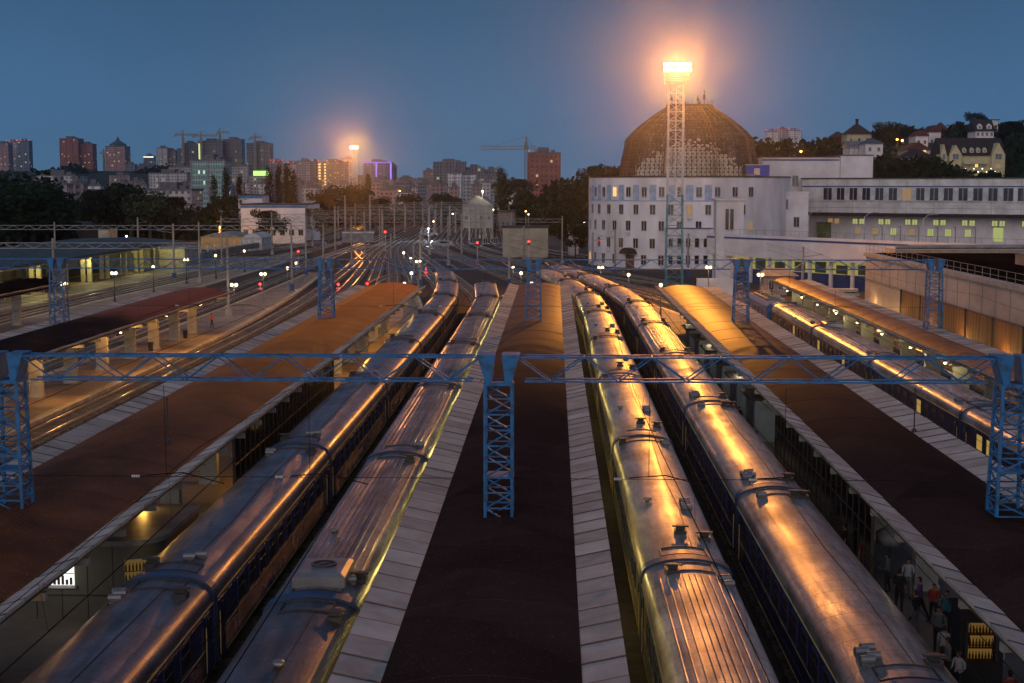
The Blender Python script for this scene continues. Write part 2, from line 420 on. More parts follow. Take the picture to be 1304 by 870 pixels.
canopy('long rusty brown canopy roof left of centre over the train platform', -19.3, -23.4, -15.2, -22.2, -16.0, 8, 168, .5, M_A, pil=colA)
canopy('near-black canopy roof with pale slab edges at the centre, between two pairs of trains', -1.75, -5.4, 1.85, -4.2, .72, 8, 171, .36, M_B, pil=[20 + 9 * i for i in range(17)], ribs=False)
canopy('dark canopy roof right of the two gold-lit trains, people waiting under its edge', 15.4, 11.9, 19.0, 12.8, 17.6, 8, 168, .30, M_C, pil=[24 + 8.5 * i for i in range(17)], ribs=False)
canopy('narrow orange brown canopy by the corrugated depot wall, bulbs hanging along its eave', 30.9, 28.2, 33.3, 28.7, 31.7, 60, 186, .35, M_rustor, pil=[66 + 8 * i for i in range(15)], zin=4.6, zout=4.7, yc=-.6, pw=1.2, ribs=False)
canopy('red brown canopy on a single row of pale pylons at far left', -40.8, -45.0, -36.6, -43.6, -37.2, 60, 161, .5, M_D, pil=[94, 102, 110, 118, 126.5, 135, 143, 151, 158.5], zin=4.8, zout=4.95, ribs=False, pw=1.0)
canopy('short dark canopy end on one pylon behind the far left red canopy', -64, -67.5, -60, -66.8, -60.6, 100, 172, .7, M_bit, pil=[120, 134, 150, 167], ribs=False)

# ------------------------------------------------------------------ carriages
M_body = mat('dark blue carriage paint', (.018, .022, .085), .30, var=.25, scale=.6, spec=.6, rvar=.08)
M_bodyo = mat('olive side paint', (.085, .085, .045), .4, var=.25, scale=.6)
M_strip = mat('yellow line paint', (.70, .52, .16), .4)
M_under = mat('grimy underframe', (.022, .02, .02), .8)
M_gang = mat('blue gangway hoop', (.012, .045, .11), .5)
M_vent = mat('vent metal', (.20, .20, .21), .45, .5)
M_lit = emit('lit carriage window', (1, .62, .14), .38)
def roofmat(name, col, col2, rough, seam):
    m = mat(name, col, rough, .38, var=.2, scale=.5, rvar=.14, stretch=(1.2, .5, 1), col2=col2, lo=.3, hi=.72)
    n = m.node_tree.nodes; l = m.node_tree.links.new; b = n['Principled BSDF']
    b.inputs['Coat Weight'].default_value = .18 if col[0] < .3 else .08; b.inputs['Coat Roughness'].default_value = .24
    tc = n.new('ShaderNodeTexCoord'); s = n.new('ShaderNodeSeparateXYZ'); l(tc.outputs['Object'], s.inputs[0])
    # sheet seams across the roof
    fy = math_node(n, l, 'FRACT', math_node(n, l, 'DIVIDE', s.outputs[1], seam))
    ln = math_node(n, l, 'LESS_THAN', fy, .045)
    pid = math_node(n, l, 'FLOOR', math_node(n, l, 'DIVIDE', s.outputs[1], seam))
    wn = n.new('ShaderNodeTexWhiteNoise'); wn.noise_dimensions = '1D'; l(pid, wn.inputs['W'])
    # fine scratches and blotches
    nz = n.new('ShaderNodeTexNoise'); nz.inputs['Scale'].default_value = 11; nz.inputs['Detail'].default_value = 8
    mp = n.new('ShaderNodeMapping'); mp.inputs['Scale'].default_value = (.7, 2.2, 1); l(tc.outputs['Object'], mp.inputs[0]); l(mp.outputs[0], nz.inputs['Vector'])
    bp = n.new('ShaderNodeBump'); bp.inputs['Strength'].default_value = .6; bp.inputs['Distance'].default_value = .03
    h = math_node(n, l, 'SUBTRACT', math_node(n, l, 'MULTIPLY', nz.outputs['Fac'], .9), math_node(n, l, 'MULTIPLY', ln, .8))
    l(h, bp.inputs['Height']); l(bp.outputs[0], b.inputs['Normal'])
    src = b.inputs['Base Color'].links[0].from_socket
    mx = n.new('ShaderNodeMix'); mx.data_type = 'RGBA'; mx.blend_type = 'MULTIPLY'
    st = n.new('ShaderNodeMapRange'); st.inputs['From Min'].default_value = .60; st.inputs['From Max'].default_value = .68; l(nz.outputs['Fac'], st.inputs['Value'])
    f = math_node(n, l, 'MAXIMUM', math_node(n, l, 'MULTIPLY', ln, .8), math_node(n, l, 'MAXIMUM', math_node(n, l, 'MULTIPLY', wn.outputs['Value'], .28), math_node(n, l, 'MULTIPLY', st.outputs[0], .5)))
    l(f, mx.inputs[0]); l(src, mx.inputs[6]); mx.inputs[7].default_value = (.35, .32, .30, 1)
    oi = n.new('ShaderNodeObjectInfo'); vr = n.new('ShaderNodeMapRange'); vr.inputs['To Min'].default_value = .72; vr.inputs['To Max'].default_value = 1.15; l(oi.outputs['Random'], vr.inputs['Value'])
    so = n.new('ShaderNodeTexNoise'); so.inputs['Scale'].default_value = .9; so.inputs['Detail'].default_value = 9; so.inputs['Roughness'].default_value = .7
    mp2 = n.new('ShaderNodeMapping'); mp2.inputs['Scale'].default_value = (2.6, .35, 1); l(tc.outputs['Object'], mp2.inputs[0]); l(mp2.outputs[0], so.inputs['Vector'])
    sr = n.new('ShaderNodeMapRange'); sr.inputs['From Min'].default_value = .35; sr.inputs['From Max'].default_value = .62; sr.inputs['To Min'].default_value = .32; sr.inputs['To Max'].default_value = 1.1; l(so.outputs['Fac'], sr.inputs['Value'])
    sc = n.new('ShaderNodeVectorMath'); sc.operation = 'SCALE'; l(mx.outputs[2], sc.inputs[0]); l(math_node(n, l, 'MULTIPLY', vr.outputs[0], sr.outputs[0]), sc.inputs['Scale'])
    l(sc.outputs[0], b.inputs['Base Color'])
    return m
RM = {'silver': roofmat('weathered silver roof paint', (.56, .50, .47), (.29, .255, .245), .43, 1.18),
      'grey': roofmat('dull grey brown roof paint', (.25, .215, .25), (.11, .095, .115), .40, 1.18),
      'lead': roofmat('dusty lead grey roof paint', (.54, .51, .52), (.30, .28, .29), .36, 2.3),
      'dark': roofmat('sooty dark roof paint', (.16, .13, .15), (.08, .07, .08), .46, 1.5)}
PROF = [(-1.54, 3.30), (-1.535, 3.50), (-1.51, 3.62), (-1.46, 3.73), (-1.38, 3.82), (-1.27, 3.89), (-1.12, 3.955), (-.90, 4.03), (-.65, 4.09), (-.35, 4.135), (-.10, 4.15)]
PROF = PROF + [(-x, z) for x, z in reversed(PROF)]
CL = 24.0
def carriage_proto(kind, side, rib, extra, litn=0, name='railway_carriage'):
    T = thing(name, 'x', 'carriage')
    # body
    h = CL / 2
    b = MB()
    sec = [(-1.45, 1.02), (-1.54, 1.15), (-1.54, 3.30), (1.54, 3.30), (1.54, 1.15), (1.45, 1.02)]
    b.loft([[(x, y, z) for x, z in sec] for y in (-h, h)], 0, True, True)
    for yy in (-h, h):
        b.face([(x, yy, z - .01) for x, z in PROF], 0)
    for s in (-1, 1):
        for z in ((1.28, 1.42, 1.56, 1.70, 1.84) if side == 'ribbed' else (1.5,)):
            b.b(s * 1.54 - .012, s * 1.54 + .012, -h + 1.1, h - 1.1, z - .02, z + .02, 0)
        for z in (3.14, 3.24) if side == 'ribbed' else (3.2,):
            b.b(s * 1.54 - .014, s * 1.54 + .014, -h + .1, h - .1, z - .016, z + .016, 0)
        b.b(s * 1.545 - .02, s * 1.545 + .02, -h + .02, h - .02, 3.285, 3.325, 1)
        b.b(s * 1.541 - .009, s * 1.541 + .009, -h + .05, h - .05, 2.02, 2.055, 1)
        b.b(s * 1.541 - .009, s * 1.541 + .009, -h + .05, h - .05, 1.13, 1.16, 1)
    b.build('body', [M_body if side != 'olive' else M_bodyo, M_strip], T)
    # roof
    r = MB()
    pr = []
    for i in range(len(PROF) - 1):
        a, c = PROF[i], PROF[i + 1]
        pr.append(a)
    pr.append(PROF[-1])
    r.loft([[(x, y, z) for x, z in pr] for y in (-h - .02, -h + .15, h - .15, h + .02)], 0, False)
    if rib:
        # longitudinal ridges of pressed sheet
        for x in (-1.05, -.8, -.55, -.3, -.1, .1, .3, .55, .8, 1.05):
            z = None
            for (xa, za), (xb, zb) in zip(PROF, PROF[1:]):
                if xa <= x <= xb: z = za + (zb - za) * (x - xa) / (xb - xa)
            r.loft([[(x - .035, y, z - .01), (x - .018, y, z + .05), (x + .018, y, z + .05), (x + .035, y, z - .01)] for y in (-h + 1.9, h - 1.9)], 0, False, False)
    r.build('roof', RM[kind], T, smooth=True, auto=40)
    # end hoops (rubber gangway arches) and gangway
    for s in (-1, 1):
        hp = MB(); y = s * (h + .06)
        o1 = [(x * 1.025, z + .085) for x, z in PROF]; i1 = [(x * .93, z - .12) for x, z in PROF]
        for k in range(len(o1) - 1):
            hp.loft([[(o1[j][0], y - .15, o1[j][1]), (o1[j][0], y + .137, o1[j][1]), (i1[j][0], y + .137, i1[j][1]), (i1[j][0], y - .15, i1[j][1])] for j in (k, k + 1)], 0, True, False)
        for q in (-1, 1): hp.b(q * 1.52 - .06, q * 1.52 + .06, y - .13, y + .13, 1.2, 3.42)
        hp.build('gangway_hoop', M_gang, T)
    gw = MB(); gw.b(-.75, .75, -h - .32, -h, 1.1, 3.5); gw.b(-.75, .75, h, h + .32, 1.1, 3.5); gw.build('gangway', M_black, T)
    # underframe and bogies
    u = MB(); u.b(-1.35, 1.35, -h + .3, h - .3, .8, 1.01)
    for yy, ln in ((-3.5, 2.4), (.5, 2.8), (4, 2)): u.b(-1.2, 1.2, yy - ln / 2, yy + ln / 2, .42, .8)
    u.build('underframe', M_under, T)
    for s in (-1, 1):
        bo = MB(); yb = s * 8.5
        for x in (-.98, .98): bo.b(x - .09, x + .09, yb - 1.7, yb + 1.7, .55, .78)
        for q in (-1.2, 1.2):
            bo.tube((-1, yb + q, .80), (1, yb + q, .80), .08, 6)
            for x in (-.75, .75): bo.tube((x - .07, yb + q, .80), (x + .07, yb + q, .80), .47, 14)
        bo.build('bogie', M_under, T)
    # windows: ten a side, doors at the ends
    win = MB(); win.b(-.02, .02, -.52, .52, -.42, .42, 0); win.b(-.026, .026, -.52, .52, .10, .13, 1)
    for a_ in (-.55, .55): win.b(-.03, .03, a_ - .03, a_ + .03, -.46, .46, 1)
    for a_ in (-.45, .45): win.b(-.03, .03, -.58, .58, a_ - .03, a_ + .03, 1)
    dr = MB(); dr.b(-.03, .03, -.40, .40, -1.05, .95, 0); dr.b(-.045, .045, -.2, .2, .1, .8, 1); dr.tube((.05, -.47, -.9), (.05, -.47, .6), .018, 5, 2); dr.tube((-.05, -.47, -.9), (-.05, -.47, .6), .018, 5, 2)
    w0 = None; wl0 = None; d0 = None
    rr = random.Random(kind + side)
    for s in (-1, 1):
        for i in range(10):
            yy = -8.3 + i * 1.845
            isl = rr.random() < litn
            if isl:
                if wl0 is None: w = wl0 = win.build('window', [M_lit, M_frm2], T)
                else: w = wl0.copy(); COL.objects.link(w)
            else:
                if w0 is None: w = w0 = win.build('window', [M_glass, M_frm2], T)
                else: w = w0.copy(); COL.objects.link(w)
            w.location = (s * 1.545, yy, 2.62)
        for yy in (-h + .75, h - .75):
            if d0 is None: d = d0 = dr.build('door', [M_body, M_glass, M_strip], T)
            else: d = d0.copy(); COL.objects.link(d)
            d.location = (s * 1.545, yy, 2.2)
    def zt(x):
        for (xa, za), (xb, zb) in zip(PROF, PROF[1:]):
            if xa <= x <= xb: return za + (zb - za) * (x - xa) / (xb - xa)
    # hatch panels next to the hoops: raised frames
    for s in (-1, 1):
        hm = MB(); y0_, y1_ = s * (h - .35), s * (h - 1.35)
        if y0_ > y1_: y0_, y1_ = y1_, y0_
        q = 10
        xs = [-.8 + 1.6 * i / q for i in range(q + 1)]
        for yy in (y0_, y1_):
            hm.loft([[(x, yy - .025, zt(x) - .01), (x, yy - .025, zt(x) + .045), (x, yy + .025, zt(x) + .045), (x, yy + .025, zt(x) - .01)] for x in xs], 0, True, True)
        for x in (-.8, .8): hm.b(x - .025, x + .025, y0_, y1_, zt(x) - .02, zt(x) + .045)
        hm.build('roof_hatch', M_dark, T)
    # mushroom ventilators in pairs
    def vent(x, y):
        v = MB(); z = zt(x)
        v.lathe([(.09, -.03), (.09, .08), (.17, .08), (.185, .12), (.17, .17), (.06, .19)], 12)
        return at(v, 'roof_vent', M_vent, T, (x, y, z), 0, True)
    def capvent(x, y):
        v = MB(); v.tube((-.2, 0, .10), (.2, 0, .10), .13, 10); v.b(-.17, .17, -.09, .09, -.05, .08)
        return at(v, 'roof_vent', M_vent, T, (x, y, zt(x)), .15)
    def boxvent(x, y):
        v = MB(); v.b(-.22, .22, -.22, .22, -.05, .13); v.b(-.16, .16, -.05, .16, .13, .30); v.b(-.30, .30, -.12, .02, .26, .31)
        return at(v, 'flue_box', M_dark, T, (x, y, zt(x)))
    for k, x, y in extra:
        {'v': vent, 'c': capvent, 'b': boxvent}[k](x, y) if k in 'vcb' else None
        if k == 'a':
            v = MB(); v.b(-.85, .85, -1.1, 1.1, -.25, .30)
            v.loft([[(-.85, -1.1, .30), (.85, -1.1, .30), (.85, 1.1, .30), (-.85, 1.1, .30)], [(-.7, -.9, .40), (.7, -.9, .40), (.7, .9, .40), (-.7, .9, .40)]], 0, True, True)
            a_ = at(v, 'air_conditioning_unit', M_vent, T, (0, y, 4.15))
            f = MB(); f.lathe([(.42, 0), (.42, .05), (.34, .05), (.34, .02), (.12, .02), (.12, .06), (.01, .06)], 20)
            fo = f.build('fan', M_dark, a_); fo.location = (0, .1, .40)
    # conduit along the roof
    wv = MB(); px = .35
    wv.path([(px, -h + 1.4, zt(px) + .015), (px + .05, -4, zt(px) + .015), (px - .1, 2, zt(.2) + .02), (px, h - 1.4, zt(px) + .015)], .014, 4)
    wv.build('roof_cable', M_dark, T)
    index_children(T)
    return T
M_frm2 = mat('window frame blue', (.03, .04, .10), .4)
ends = [('c', -.95, 10.0), ('c', -.95, 10.45), ('c', .85, -10.2), ('c', .85, -10.65), ('c', 1.1, -10.4), ('b', 1.05, 9.6)]
PROTO = {
    'A': carriage_proto('grey', 'ribbed', False, [('c', -1.0, 9.7), ('c', -1.0, 10.2), ('c', -1.15, 10.6), ('b', .95, 10.2), ('c', .2, -10.2), ('c', .5, -9.8), ('b', -1.0, -10.6)], .12),
    'B': carriage_proto('grey', 'olive', True, [('b', .95, 10.4), ('c', .9, -10.3), ('b', -.7, 10.9)], .12),
    'S': carriage_proto('dark', 'olive', False, [('b', 1.0, 10.2), ('v', -.6, 3), ('v', .2, 5.5), ('c', .9, -10.3)], 0),
    'BA': carriage_proto('grey', 'olive', True, [('a', 0, -10.1), ('b', 1.15, -9.8), ('b', .8, 10.2), ('v', -.6, -4), ('c', .9, -10.3)], .12),
    'C': carriage_proto('silver', 'olive', False, [('v', -.75, -3.0), ('c', .75, -3.2), ('c', .72, -4.0), ('c', .72, -4.5), ('b', 0.1, -8.6), ('b', .95, -9.0), ('c', 1.0, 10.6), ('c', 1.0, 10.1), ('b', -1.1, 10.7)], 0),
    'CR': carriage_proto('silver', 'olive', True, [('b', -.6, 10.6), ('c', 1.05, 10.0), ('c', 1.1, 9.4), ('v', .9, -10)], 0),
    'D': carriage_proto('silver', 'plain', False, [('c', -.85, -10.2), ('c', -.65, -10.0), ('c', -.85, -9.5), ('c', -.65, -9.3), ('c', -.75, 10.4), ('b', .95, -10.2), ('b', 1.0, 10.7), ('b', .6, 10.3)], 0),
    'DR': carriage_proto('lead', 'plain', True, [('b', -.95, 10.4), ('b', .95, 10.4), ('b', -.9, -10.2), ('b', 1.0, -10.1)], 0),
    'EL': carriage_proto('lead', 'ribbed', True, [('c', 1.0, 9.5), ('b', .7, 10.2), ('c', -1, -9.7)], .5),
    'E': carriage_proto('lead', 'ribbed', True, [('c', 1.0, 9.5), ('b', .7, 10.2), ('c', -1, -9.7)], .06),
    'EA': carriage_proto('lead', 'ribbed', True, [('a', 0, 10.2), ('c', -1, -9.7)], .15),
}
used = set()
TR = [  # name, track, first joint Y, kinds front to back, phrases
    ('train at the left edge of the pair beside the long rusty canopy', -12.75, 45.6 - 24.4, 'A A A A A A A A'.split(), 'blue carriage with smooth grey brown roof'),
    ('train between the smooth roofed train and the central canopy', -7.55, 43.4 - 24.4, 'S BA B B B B B'.split(), 'carriage with ribbed grey roof and olive side'),
    ('train just right of the central canopy', 4.6, 48.2 - 24.4, 'CR C C C C C C C'.split(), 'carriage with silver roof reflecting gold light'),
    ('outer gold-lit train beside the platform with waiting people', 9.4, 35.8 - 24.4, 'D D D D DR DR DR D D'.split(), 'dark blue carriage with pale metal roof'),
    ('blue train at far right beyond the dark canopy', 25.4, 59.0 - .2, 'EL E EA E'.split(), 'blue and yellow lined carriage with ribbed roof and lit windows'),
]
for tr, X0, yj, kinds, ph in TR:
    for i, k in enumerate(kinds):
        ya = yj + i * 24.4 + .2; yb = ya + 24.0
        fx = (lambda y: tx(X0, y)) if X0 < 20 else (lambda y: X0 + max(0, y - 150) * 0)
        pa = Vector((fx(ya + 3), ya + 3, 0)); pb = Vector((fx(yb - 3), yb - 3, 0)); d = pb - pa
        mid = (pa + pb) / 2
        if k in used: o = copy_tree(PROTO[k])
        else: o = PROTO[k]; used.add(k)
        o.location = (mid.x, mid.y, 0); o.rotation_euler = (0, 0, -math.atan2(d.x, d.y))
        if X0 > 20 and i == 3: pass
        o['label'] = f"{ph}, {ORD[i]}{' nearest' if i else ''} one in the {tr}" if i < 1 else f"{ph}, {ORD[i]} one from the camera in the {tr}"
        words = o['label'].split()
        if len(words) > 16:
            o['label'] = {-12.75: f"blue carriage under smooth brown roof, {ORD[i]} from the camera beside the rusty canopy",
                          -7.55: f"ribbed roof carriage, {ORD[i]} from the camera just left of the central canopy",
                          4.6: f"silver roofed carriage, {ORD[i]} from the camera just right of the central canopy",
                          9.4: f"pale roofed dark blue carriage, {ORD[i]} from the camera beside the waiting people",
                          25.4: f"yellow lined blue carriage, {ORD[i]} from the camera beside the narrow orange canopy"}[X0]
        o['group'] = 'passenger carriages standing at the platforms'
# delete prototypes nobody used
for k, o in PROTO.items():
    if k not in used:
        for ch in list(o.children_recursive): bpy.data.objects.remove(ch)
        bpy.data.objects.remove(o)

# blue locomotives
def loco(label, x, y, rz, col=(.03, .12, .30), stripe=True):
    T = thing('electric_locomotive', label, 'locomotive', (x, y, 0), rz, None)
    mb_ = mat('locomotive paint %.2f' % col[0], col, .35)
    b = MB(); h = 8.5
    sec = lambda y_, k: [(-1.5, y_, 1.0), (-1.55, y_, 2.4), (-1.5 + k * .1, y_, 3.5 - k * .5), (-1.1, y_, 3.9 - k), (1.1, y_, 3.9 - k), (1.5 - k * .1, y_, 3.5 - k * .5), (1.55, y_, 2.4), (1.5, y_, 1.0)]
    b.loft([sec(-h, .9), sec(-h + .6, .1), sec(-h + 1, 0), sec(h - 1, 0), sec(h - .6, .1), sec(h, .9)], 0, True, True)
    b.build('body', mb_, T)
    r = MB(); r.b(-1, 1, -5, 5, 3.9, 4.15); 
    for q in (-4, -1.5, 1, 3.5): r.b(-.7, .7, q - .5, q + .5, 4.15, 4.4)
    r.build('roof_equipment', M_vent, T)
    for s in (-1, 1):
        w = MB(); w.b(-1.2, 1.2, s * (h - .25) - .03, s * (h - .25) + .03, 2.35, 2.95); w.build('windscreen', M_glass, T)
    for s in (-1, 1):
        for i in range(5):
            w = MB(); w.b(-.02, .02, -.4, .4, -.35, .35)
            at(w, 'window', M_glass, T, (s * 1.55, -4.4 + i * 2.2, 2.6))
        if stripe:
            w = MB(); w.b(-.01, .01, -h + .9, h - .9, -.06, .06); at(w, 'side_stripe', M_frame, T, (s * 1.555, 0, 1.9))
    u = MB(); u.b(-1.3, 1.3, -h + .3, h - .3, .35, 1.0); u.build('underframe', M_under, T)
    p = MB(); p.path([(0, -3, 4.3), (0, -2, 5.0), (0, -3.2, 5.7)], .05, 5); p.b(-.8, .8, -3.25, -3.15, 5.68, 5.74); p.build('pantograph', M_dark, T)
    return T
loco('blue electric locomotive coupled ahead of the far right blue train', 25.0, 166.5, R(1))

# ------------------------------------------------------------------ catenary portals
def lattice(mb, x, y, w, d, z0, z1, taper=1.0, bays=8, leg=.06, br=.035, mi=0):
    def cnr(t):
        k = taper + (1 - taper) * t
        z = z0 + (z1 - z0) * t
        return [Vector((x + sx * w / 2 * k, y + sy * d / 2 * k, z)) for sx, sy in ((-1, -1), (1, -1), (1, 1), (-1, 1))]
    for i in range(bays):
        a, b = cnr(i / bays), cnr((i + 1) / bays)
        for q in range(4):
            mb.tube(a[q], b[q], leg, 4, mi, cap=False)
            nx = (q + 1) % 4
            mb.tube(b[q], b[nx], br, 4, mi, cap=False)
            if i % 2: mb.tube(a[q], b[nx], br, 4, mi, cap=False)
            else: mb.tube(a[nx], b[q], br, 4, mi, cap=False)
    a = cnr(0)
    for q in range(4): mb.tube(a[q], a[(q + 1) % 4], br, 4, mi, cap=False)
def truss(mb, xa, xb, y, zt_, zb_, dep, n, ch=.05, br=.03, mi=0):
    P_ = lambda x, s, z: Vector((x, y + s * dep / 2, z))
    for s in (-1, 1):
        mb.tube(P_(xa, s, zt_), P_(xb, s, zt_), ch, 4, mi); mb.tube(P_(xa + .3, s, zb_), P_(xb - .3, s, zb_), ch, 4, mi)
        for i in range(n):
            x0 = xa + (xb - xa) * i / n; x1 = xa + (xb - xa) * (i + 1) / n; xm = (x0 + x1) / 2
            mb.tube(P_(x0, s, zt_ if True else zb_), P_(xm, s, zb_), br, 4, mi, cap=False); mb.tube(P_(xm, s, zb_), P_(x1, s, zt_), br, 4, mi, cap=False)
    for i in range(n + 1):
        x0 = xa + (xb - xa) * i / n
        mb.tube(P_(x0, -1, zt_), P_(x0, 1, zt_), br, 4, mi, cap=False); mb.tube(P_(min(x0 + (xb - xa) / n / 2, xb), -1, zb_), P_(min(x0 + (xb - xa) / n / 2, xb), 1, zb_), br, 4, mi, cap=False)
        if i < n: mb.tube(P_(x0, -1, zt_), P_(x0 + (xb - xa) / n, 1, zt_), br, 4, mi, cap=False)
def portal(label, D, xs, widths, bases, zt_, zb_, ends=(), ch=.05, br=.03, colr=None, group='blue catenary portals over the platforms'):
    colr = colr or M_blue
    T = thing('catenary_portal', label, 'catenary portal', (xs[0], D, 0), 0, group); x0_ = xs[0]
    for x, (w, dp), zb0 in zip(xs, widths, bases):
        t = MB(); lattice(t, 0, 0, w, dp, zb0, zb_ - .05, 1.0 if w == .95 else 1.22, 9, .075, .034)
        t.b(-w / 2 - .06, w / 2 + .06, -dp / 2 - .06, dp / 2 + .06, zb0 + (zb_ - zb0) * .33 - .04, zb0 + (zb_ - zb0) * .33 + .03)
        t.build('tower', colr, T).location = (x - x0_, 0, 0)
        # gusset heads: two tapering blue plates that carry the truss ends
        hd = MB()
        for s in (-1, 1):
            xo, xi = s * (w / 2 + .28), s * .12
            hd.loft([[(xi * 1.9, y, zb_ - .06), (s * (w / 2 - .02), y, zb_ - .06), (xo, y, zt_ + .10), (xi, y, zt_ + .10)] if s > 0 else [(xi, y, zt_ + .10), (xo, y, zt_ + .10), (s * (w / 2 - .02), y, zb_ - .06), (xi * 1.9, y, zb_ - .06)] for y in (-dp / 2 - .02, dp / 2 + .02)], 0, True, True)
        hd.b(-w / 2 - .05, w / 2 + .05, -dp / 2 - .05, dp / 2 + .05, zb_ - .14, zb_ - .062)
        hd.build('gusset_head', colr, T).location = (x - x0_, 0, 0)
    sp_ = list(zip(xs, xs[1:]))
    for a, b in list(sp_) + list(ends):
        wa = .62; xa = a + (wa if a in xs else 0); xb = b - (wa if b in xs else 0)
        m_ = MB(); truss(m_, xa - x0_, xb - x0_, 0, zt_, zb_, .7, max(4, int(round((b - a) / 2.55))), ch, br)
        m_.build('truss_beam', colr, T)
    return T
P1 = portal('nearest blue lattice catenary portal, spanning the whole picture across the canopies', 50, [-19.55, -1.95, 16.1], [(.86, .86), (.95, .95), (.9, .9)], [5.2, 5.0, 5.4], 10.95, 10.1, ends=[(-42, -19.55), (16.1, 34)], ch=.045, br=.028)
P2 = portal('second blue lattice catenary portal, smaller, behind the nearest one', 122.8, [-43.3, -19.8, -1.76, 16.1, 32.6], [(1.05, 1.05)] * 5, [4.9, 5.1, 5.1, 5.2, 4.6], 10.55, 9.75, ends=[(-66, -43.3)], ch=.045, br=.028)
# cross-span wires with insulators, registration arms
def span(T, D, x0_, xs_, z, trk):
    w = MB(); w.tube((xs_[0] - x0_, 0, z), (xs_[-1] - x0_, 0, z), .014, 4)
    for X in trk:
        xx = X - x0_
        w.path([(xx - 1.9, .1, z + .02), (xx - .6, .1, z + .12), (xx + .9, 0, z - .25)], .022, 5)
        w.tube((xx - 1.2, .05, z + .05), (xx - 1.2, .0, z + 3.3), .012, 4)
    w.build('cross_span_wire', M_wire, T)
    for X in trk:
        i_ = MB(); xx = X - x0_
        for q in range(4): i_.lathe([(.02, 0), (.055, .02), (.055, .05), (.02, .07)], 8, 0, (0, 0, q * .075))
        o = i_.build('insulator', M_insul, T, True); o.location = (xx - 2.45, 0, z); o.rotation_euler = (0, R(90), 0)
span(P1, 50, -19.55, [-42, 34], 6.55, [-12.75, -7.55, 4.6, 9.4, 21.4, 25.4, -26.2, -30.6])
span(P2, 122.8, -43.3, [-43.3, 32.6], 6.5, [-12.75, -7.55, 4.6, 9.4, 21.4, 25.4, -26.2, -30.6])
# contact wires and messenger wires over the tracks
for j, X0 in enumerate(TRK[:12]):
    f = (lambda y: X0) if X0 in (21.4, 25.4, 36.2) else (lambda y: tx(X0, y))
    w = MB()
    pts = list(range(10, 300, 4))
    w.path([(f(y) + .25 * math.sin(y / 50 * math.pi), y, 5.95) for y in pts], .019, 3)
    w.path([(f(y), y, 7.0 + .6 * (abs(((y - 50) % 72.8) / 36.4 - 1)) ** 2) for y in pts], .011, 3)
    for y in pts[::3]: w.tube((f(y) + .25 * math.sin(y / 50 * math.pi), y, 5.95), (f(y), y, 7.0 + .6 * (abs(((y - 50) % 72.8) / 36.4 - 1)) ** 2), .006, 3)
    o = w.build('overhead_wire', M_wire)
    nm = {-12.75: 'train beside the long rusty canopy', -7.55: 'ribbed roof train left of the central canopy', 4.6: 'silver train right of the central canopy', 9.4: 'outer gold-lit train', 21.4: 'empty track right of the right canopy', 25.4: 'far right blue train', 36.2: 'track along the corrugated depot wall', -26.2: 'track left of the long rusty canopy', -30.6: 'middle empty track left of the long rusty canopy', -35.0: 'track beside the far left red canopy', -47.4: 'track behind the far left red canopy', -52.0: 'track beside the lamp-lit far left platform'}[X0]
    tag(o, f'thin overhead wires strung above the {nm}', 'overhead wire', 'overhead wires along the tracks')
# thin rods standing on the roofs
for x, y, h_, z0, lb in ((-14.95 - 2.5, 63, 1.9, 5.45, 'rod standing on the long rusty canopy'), (16.8, 66, 1.9, 5.6, 'rod standing on the dark right canopy')):
    m_ = MB(); m_.tube((0, 0, 0), (0, 0, h_), .035, 6); m_.lathe([(.12, -.05), (.12, .06), (.04, .12)], 8); m_.tube((0, 0, h_), (0, 0, h_ + .12), .05, 6)
    o = m_.build('roof_rod', M_dark); o.location = (x, y, z0 - .02)
    tag(o, 'thin dark ' + lb, 'rod')

